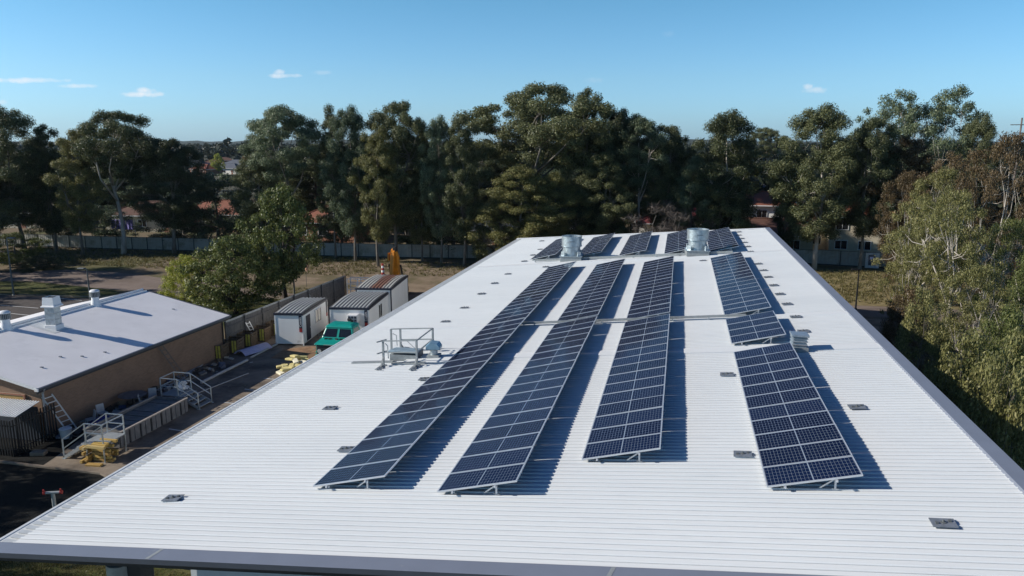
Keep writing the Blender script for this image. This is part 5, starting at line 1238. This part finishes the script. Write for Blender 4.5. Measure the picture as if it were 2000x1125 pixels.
# right hand belt
for a in [
    ('near_b', 1945, 262, 190, 74, 'rusty brown leaved tree at upper right edge', 'leaf_rust', 'bark_pale'),
    ('near_a', 1860, 300, 150, 82, 'rusty olive tree left of the rusty brown one', 'leaf_rust', 'bark_pale'),
    ('near_b', 1775, 335, 120, 84, 'brown grey twiggy tree behind the sunlit olive tree', 'leaf_rust', 'bark_pale'),
    ('near_a', 1812, 388, 150, 68, 'sunlit olive gum leaning over the dry grass at right', 'leaf_olive', 'bark_pale'),
    ('near_c', 1883, 372, 185, 57, 'pale trunked gum standing right of the white roof', 'leaf_olive', 'bark_pale'),
    ('near_b', 1985, 430, 150, 60, 'olive tree at the right edge behind the pale trunked gum', 'leaf_green', 'bark_pale'),
    ('near_b', 1800, 480, 115, 63, 'olive tree low branched beside the concrete pad', 'leaf_olive', 'bark_pale'),
    ('bare', 1815, 600, 120, 57, 'leafless twiggy shrub left of the pale trunk', None, 'bark'),
    ('bare', 1960, 590, 120, 54, 'leafless twiggy shrub right of the pale trunk', None, 'bark_pale'),
    ('near_b', 2050, 470, 180, 50, 'green tree cut by the right edge of the photo', 'leaf_green', 'bark_pale'),
    ('near_shrub', 1825, 575, 140, 42, 'grey green shrub left of the pale trunk at ground level', 'leaf_olive'),
    ('near_shrub', 1790, 565, 110, 52, 'brown tinted shrub between the concrete pad and pale trunk', 'leaf_rust'),
    ('near_shrub', 1930, 648, 230, 31, 'dense olive shrub beside the roof edge at lower right', 'leaf_olive'),
    ('near_shrub', 2010, 660, 250, 27, 'dense grey green shrub at the lower right edge of the photo', 'leaf_olive'),
    ('near_shrub', 1990, 610, 170, 40, 'mid green shrub behind the dense shrubs at right', 'leaf_green'),
    ('near_b', 1930, 520, 190, 47, 'leafy olive tree right of the pale trunk, behind the shrubs', 'leaf_olive', 'bark_pale'),
    ('near_b', 1820, 330, 150, 78, 'brown olive tree filling the middle of the right hand belt', 'leaf_olive', 'bark_pale'),
]:
    k, px, top, wpx, Y, lb_ = a[:6]; tree(k, px, top, wpx, Y, lb_, a[6], a[7] if len(a) > 7 else None, name='shrub' if 'shrub' in k else 'gum_tree', cat='shrub' if 'shrub' in k else 'tree', group='trees and shrubs right of the hall', lean=.05)
for px, Y, k in ((-130, 70, 'low_a'), (-230, 80, 'tall_b'), (-70, 84, 'tall_c'), (-160, 60, 'low_b')):
    tree(k, px, 330, 190, Y, 'shade tree just outside the left edge of the photo', 'leaf_dark', group='shade trees left of the photo')
# yard trees
q = onz(467, 613); tree('yard_low', 445, 462, 160, q.y, 'big round green tree behind the timber yard fence', 'leaf_green', name='round_tree', rr=1.1)
q = onz(541, 588); tree('yard', 548, 364, 150, q.y, 'taller dark green tree right of the big round one', 'leaf_green', name='round_tree', rr=3.9)
q = onz(352, 592); tree('near_shrub', 350, 500, 105, q.y, 'yellow green bush left of the big round tree', 'leaf_lime', name='shrub', cat='shrub', rr=.4)
tree('low_a', 18, 455, 100, 78, 'leafy green tree at left edge by the tall lamp post', 'leaf_green', name='round_tree')
tree('near_shrub', 60, 500, 80, 76, 'dark bush under the leafy tree at left edge', 'leaf_dark', name='shrub', cat='shrub')
tree('yard', 432, 300, 26, 330, 'small bright yellow tree among the distant houses', 'leaf_lime', name='round_tree')
tree('yard', 1476, 325, 22, 230, 'small yellow green tree beside far maroon roof', 'leaf_lime', name='round_tree')

# trees outside the frame at left whose shade falls on the black bed
for x, y, h, w_ in ((-42, 15.2, 12, 8), (-45, 20.3, 11.5, 7)):
    p = PROTO['low_a']; o = thing('round_tree', 'leafy tree outside the photo shading the black bed', 'tree', (x, y, 0), 0, 'unseen trees shading the black bed'); o.scale = (w_ / p['W'], w_ / p['W'], h / p['H'])
    for nm, me in (('trunk', p['t']), ('crown', p['c'])): c = bpy.data.objects.new(nm, me); COL.objects.link(c); c.parent = o

# distant woods: one mass of tree crowns out to the hills
rg = np.random.default_rng(5); V = []
hs = [o for o in bpy.data.objects if o.name.startswith('house')]
hp_ = np.array([[o.location.x, o.location.y] for o in hs])
cnt = 0
for i in range(5200):
    Y = 150 + 1500 * rg.random() ** 1.7; px = rg.uniform(-150, 2150); d = ray(px, 300); x = d.x / d.y * Y
    if np.min(np.hypot(hp_[:, 0] - x, hp_[:, 1] + 0 - Y)) < 9: continue
    gap = (360 < px < 505) or (1462 < px < 1515)
    if gap and Y < 420 and rg.random() < .82: continue
    # keep the line of sight to the far houses open
    if gap and np.any((np.abs(hp_[:, 0] / hp_[:, 1] - x / Y) < .018) & (hp_[:, 1] > Y) & (hp_[:, 1] - Y < 140)): continue
    h = rg.uniform(5, 12) if Y < 500 else rg.uniform(7, 15); w_ = h * rg.uniform(.3, .5)
    n = 60 if Y < 400 else 26; s_ = w_ * (.22 if Y < 400 else .4)
    nc = 6; cc = rg.normal(size=(nc, 3)) * np.array([w_ * .5, w_ * .5, h * .17]) + np.array([x, Y, h * .62])
    V.append(leaves([(tuple(c), w_ * .62) for c in cc], n / nc / (w_ * .62) ** 2, s_ * 2, s_ * 1.1, int(rg.integers(1e9)), .8)); cnt += 1
dw = bpy.data.objects.new('distant_woods', quads_mesh('distant_woods', np.vstack(V), leaf_mat('distant_leaves', [(.15, (.014, .022, .014)), (.5, (.03, .04, .025)), (.85, (.06, .065, .04))]))); COL.objects.link(dw); struct(dw, 'stuff')
hb = MB(); n = 240
for j, (dist, f) in enumerate(((1600, 0), (2400, .75), (3200, 1.), (4200, .8))):
    for i in range(n + 1):
        px = -700 + 3300 * i / n; d = ray(px, 280); x = d.x / d.y * dist
        hh = 10 + 12 * math.exp(-((px - 480) / 190) ** 2) + 7 * math.exp(-((px - 1500) / 260) ** 2) + 5 * math.sin(px * .011) + 3 * math.sin(px * .037 + 1) + 1.6 * math.sin(px * .13 + 2) + rnd.uniform(-1.2, 1.2)
        hb.v.append((x, dist, -1 + f * max(4, hh + 15.4) * dist / 2600 * .72))
for j in range(3):
    for i in range(n): a = j * (n + 1) + i; hb.f.append((a, a + 1, a + n + 2, a + n + 1))
struct(hb.build('hills', M['hill'], None, True))

# grass tufts on the banks and the near lawn
rg = np.random.default_rng(9); V = []
def tufts(poly_fn, n, h, w_):
    pts = []
    while len(pts) < n:
        p = poly_fn()
        if p is not None: pts.append(p)
    P = np.array(pts); k = 5; P = np.repeat(P, k, 0) + rg.normal(size=(n * k, 3)) * np.array([.09, .09, 0]); m = len(P)
    a = rg.uniform(0, 6.28, m); hh = h * rg.uniform(.5, 1.3, m); B = np.stack([np.cos(a), np.sin(a), np.zeros(m)], 1) * w_
    tip = np.stack([rg.normal(size=m) * h * .4, rg.normal(size=m) * h * .4, hh], 1)
    V.append(np.stack([P - B, P + B, P + tip * .6 + B * .6, P + tip], 1).reshape(-1, 3))
def area(x0, x1, y0, y1, z=.0):
    def f(): return (rg.uniform(x0, x1), rg.uniform(y0, y1), z)
    return f
tufts(area(-26, -11.5, 18.6, 21.5), 5200, .07, .012)
tufts(area(-95, -36, 80, 93), 3200, .28, .04)
tufts(area(-36, -8, 82, 92), 900, .25, .04)
tufts(area(9, 30, 77, 97), 2600, .25, .04)
tufts(area(-48, -34, 60, 72), 1200, .15, .03)
gt = bpy.data.objects.new('grass', quads_mesh('grass', np.vstack(V), leaf_mat('grass_blades', [(.15, (.06, .06, .018)), (.5, (.13, .115, .04)), (.85, (.24, .20, .09))]))); COL.objects.link(gt); struct(gt, 'stuff')

# haze
hz = MB(); hz.box((0, 4400, 124), (13000, 9100, 250)); hm = bpy.data.materials.new('haze_air'); hm.use_nodes = True; hn = hm.node_tree
hn.nodes.remove(hn.nodes['Principled BSDF']); pv = hn.nodes.new('ShaderNodeVolumePrincipled'); pv.inputs['Density'].default_value = .00004; pv.inputs['Color'].default_value = (.72, .87, 1, 1); pv.inputs['Anisotropy'].default_value = .2
hn.links.new(pv.outputs[0], hn.nodes['Material Output'].inputs['Volume']); ho = hz.build('haze', hm); struct(ho, 'stuff')
SC.cycles.volume_bounces = 0
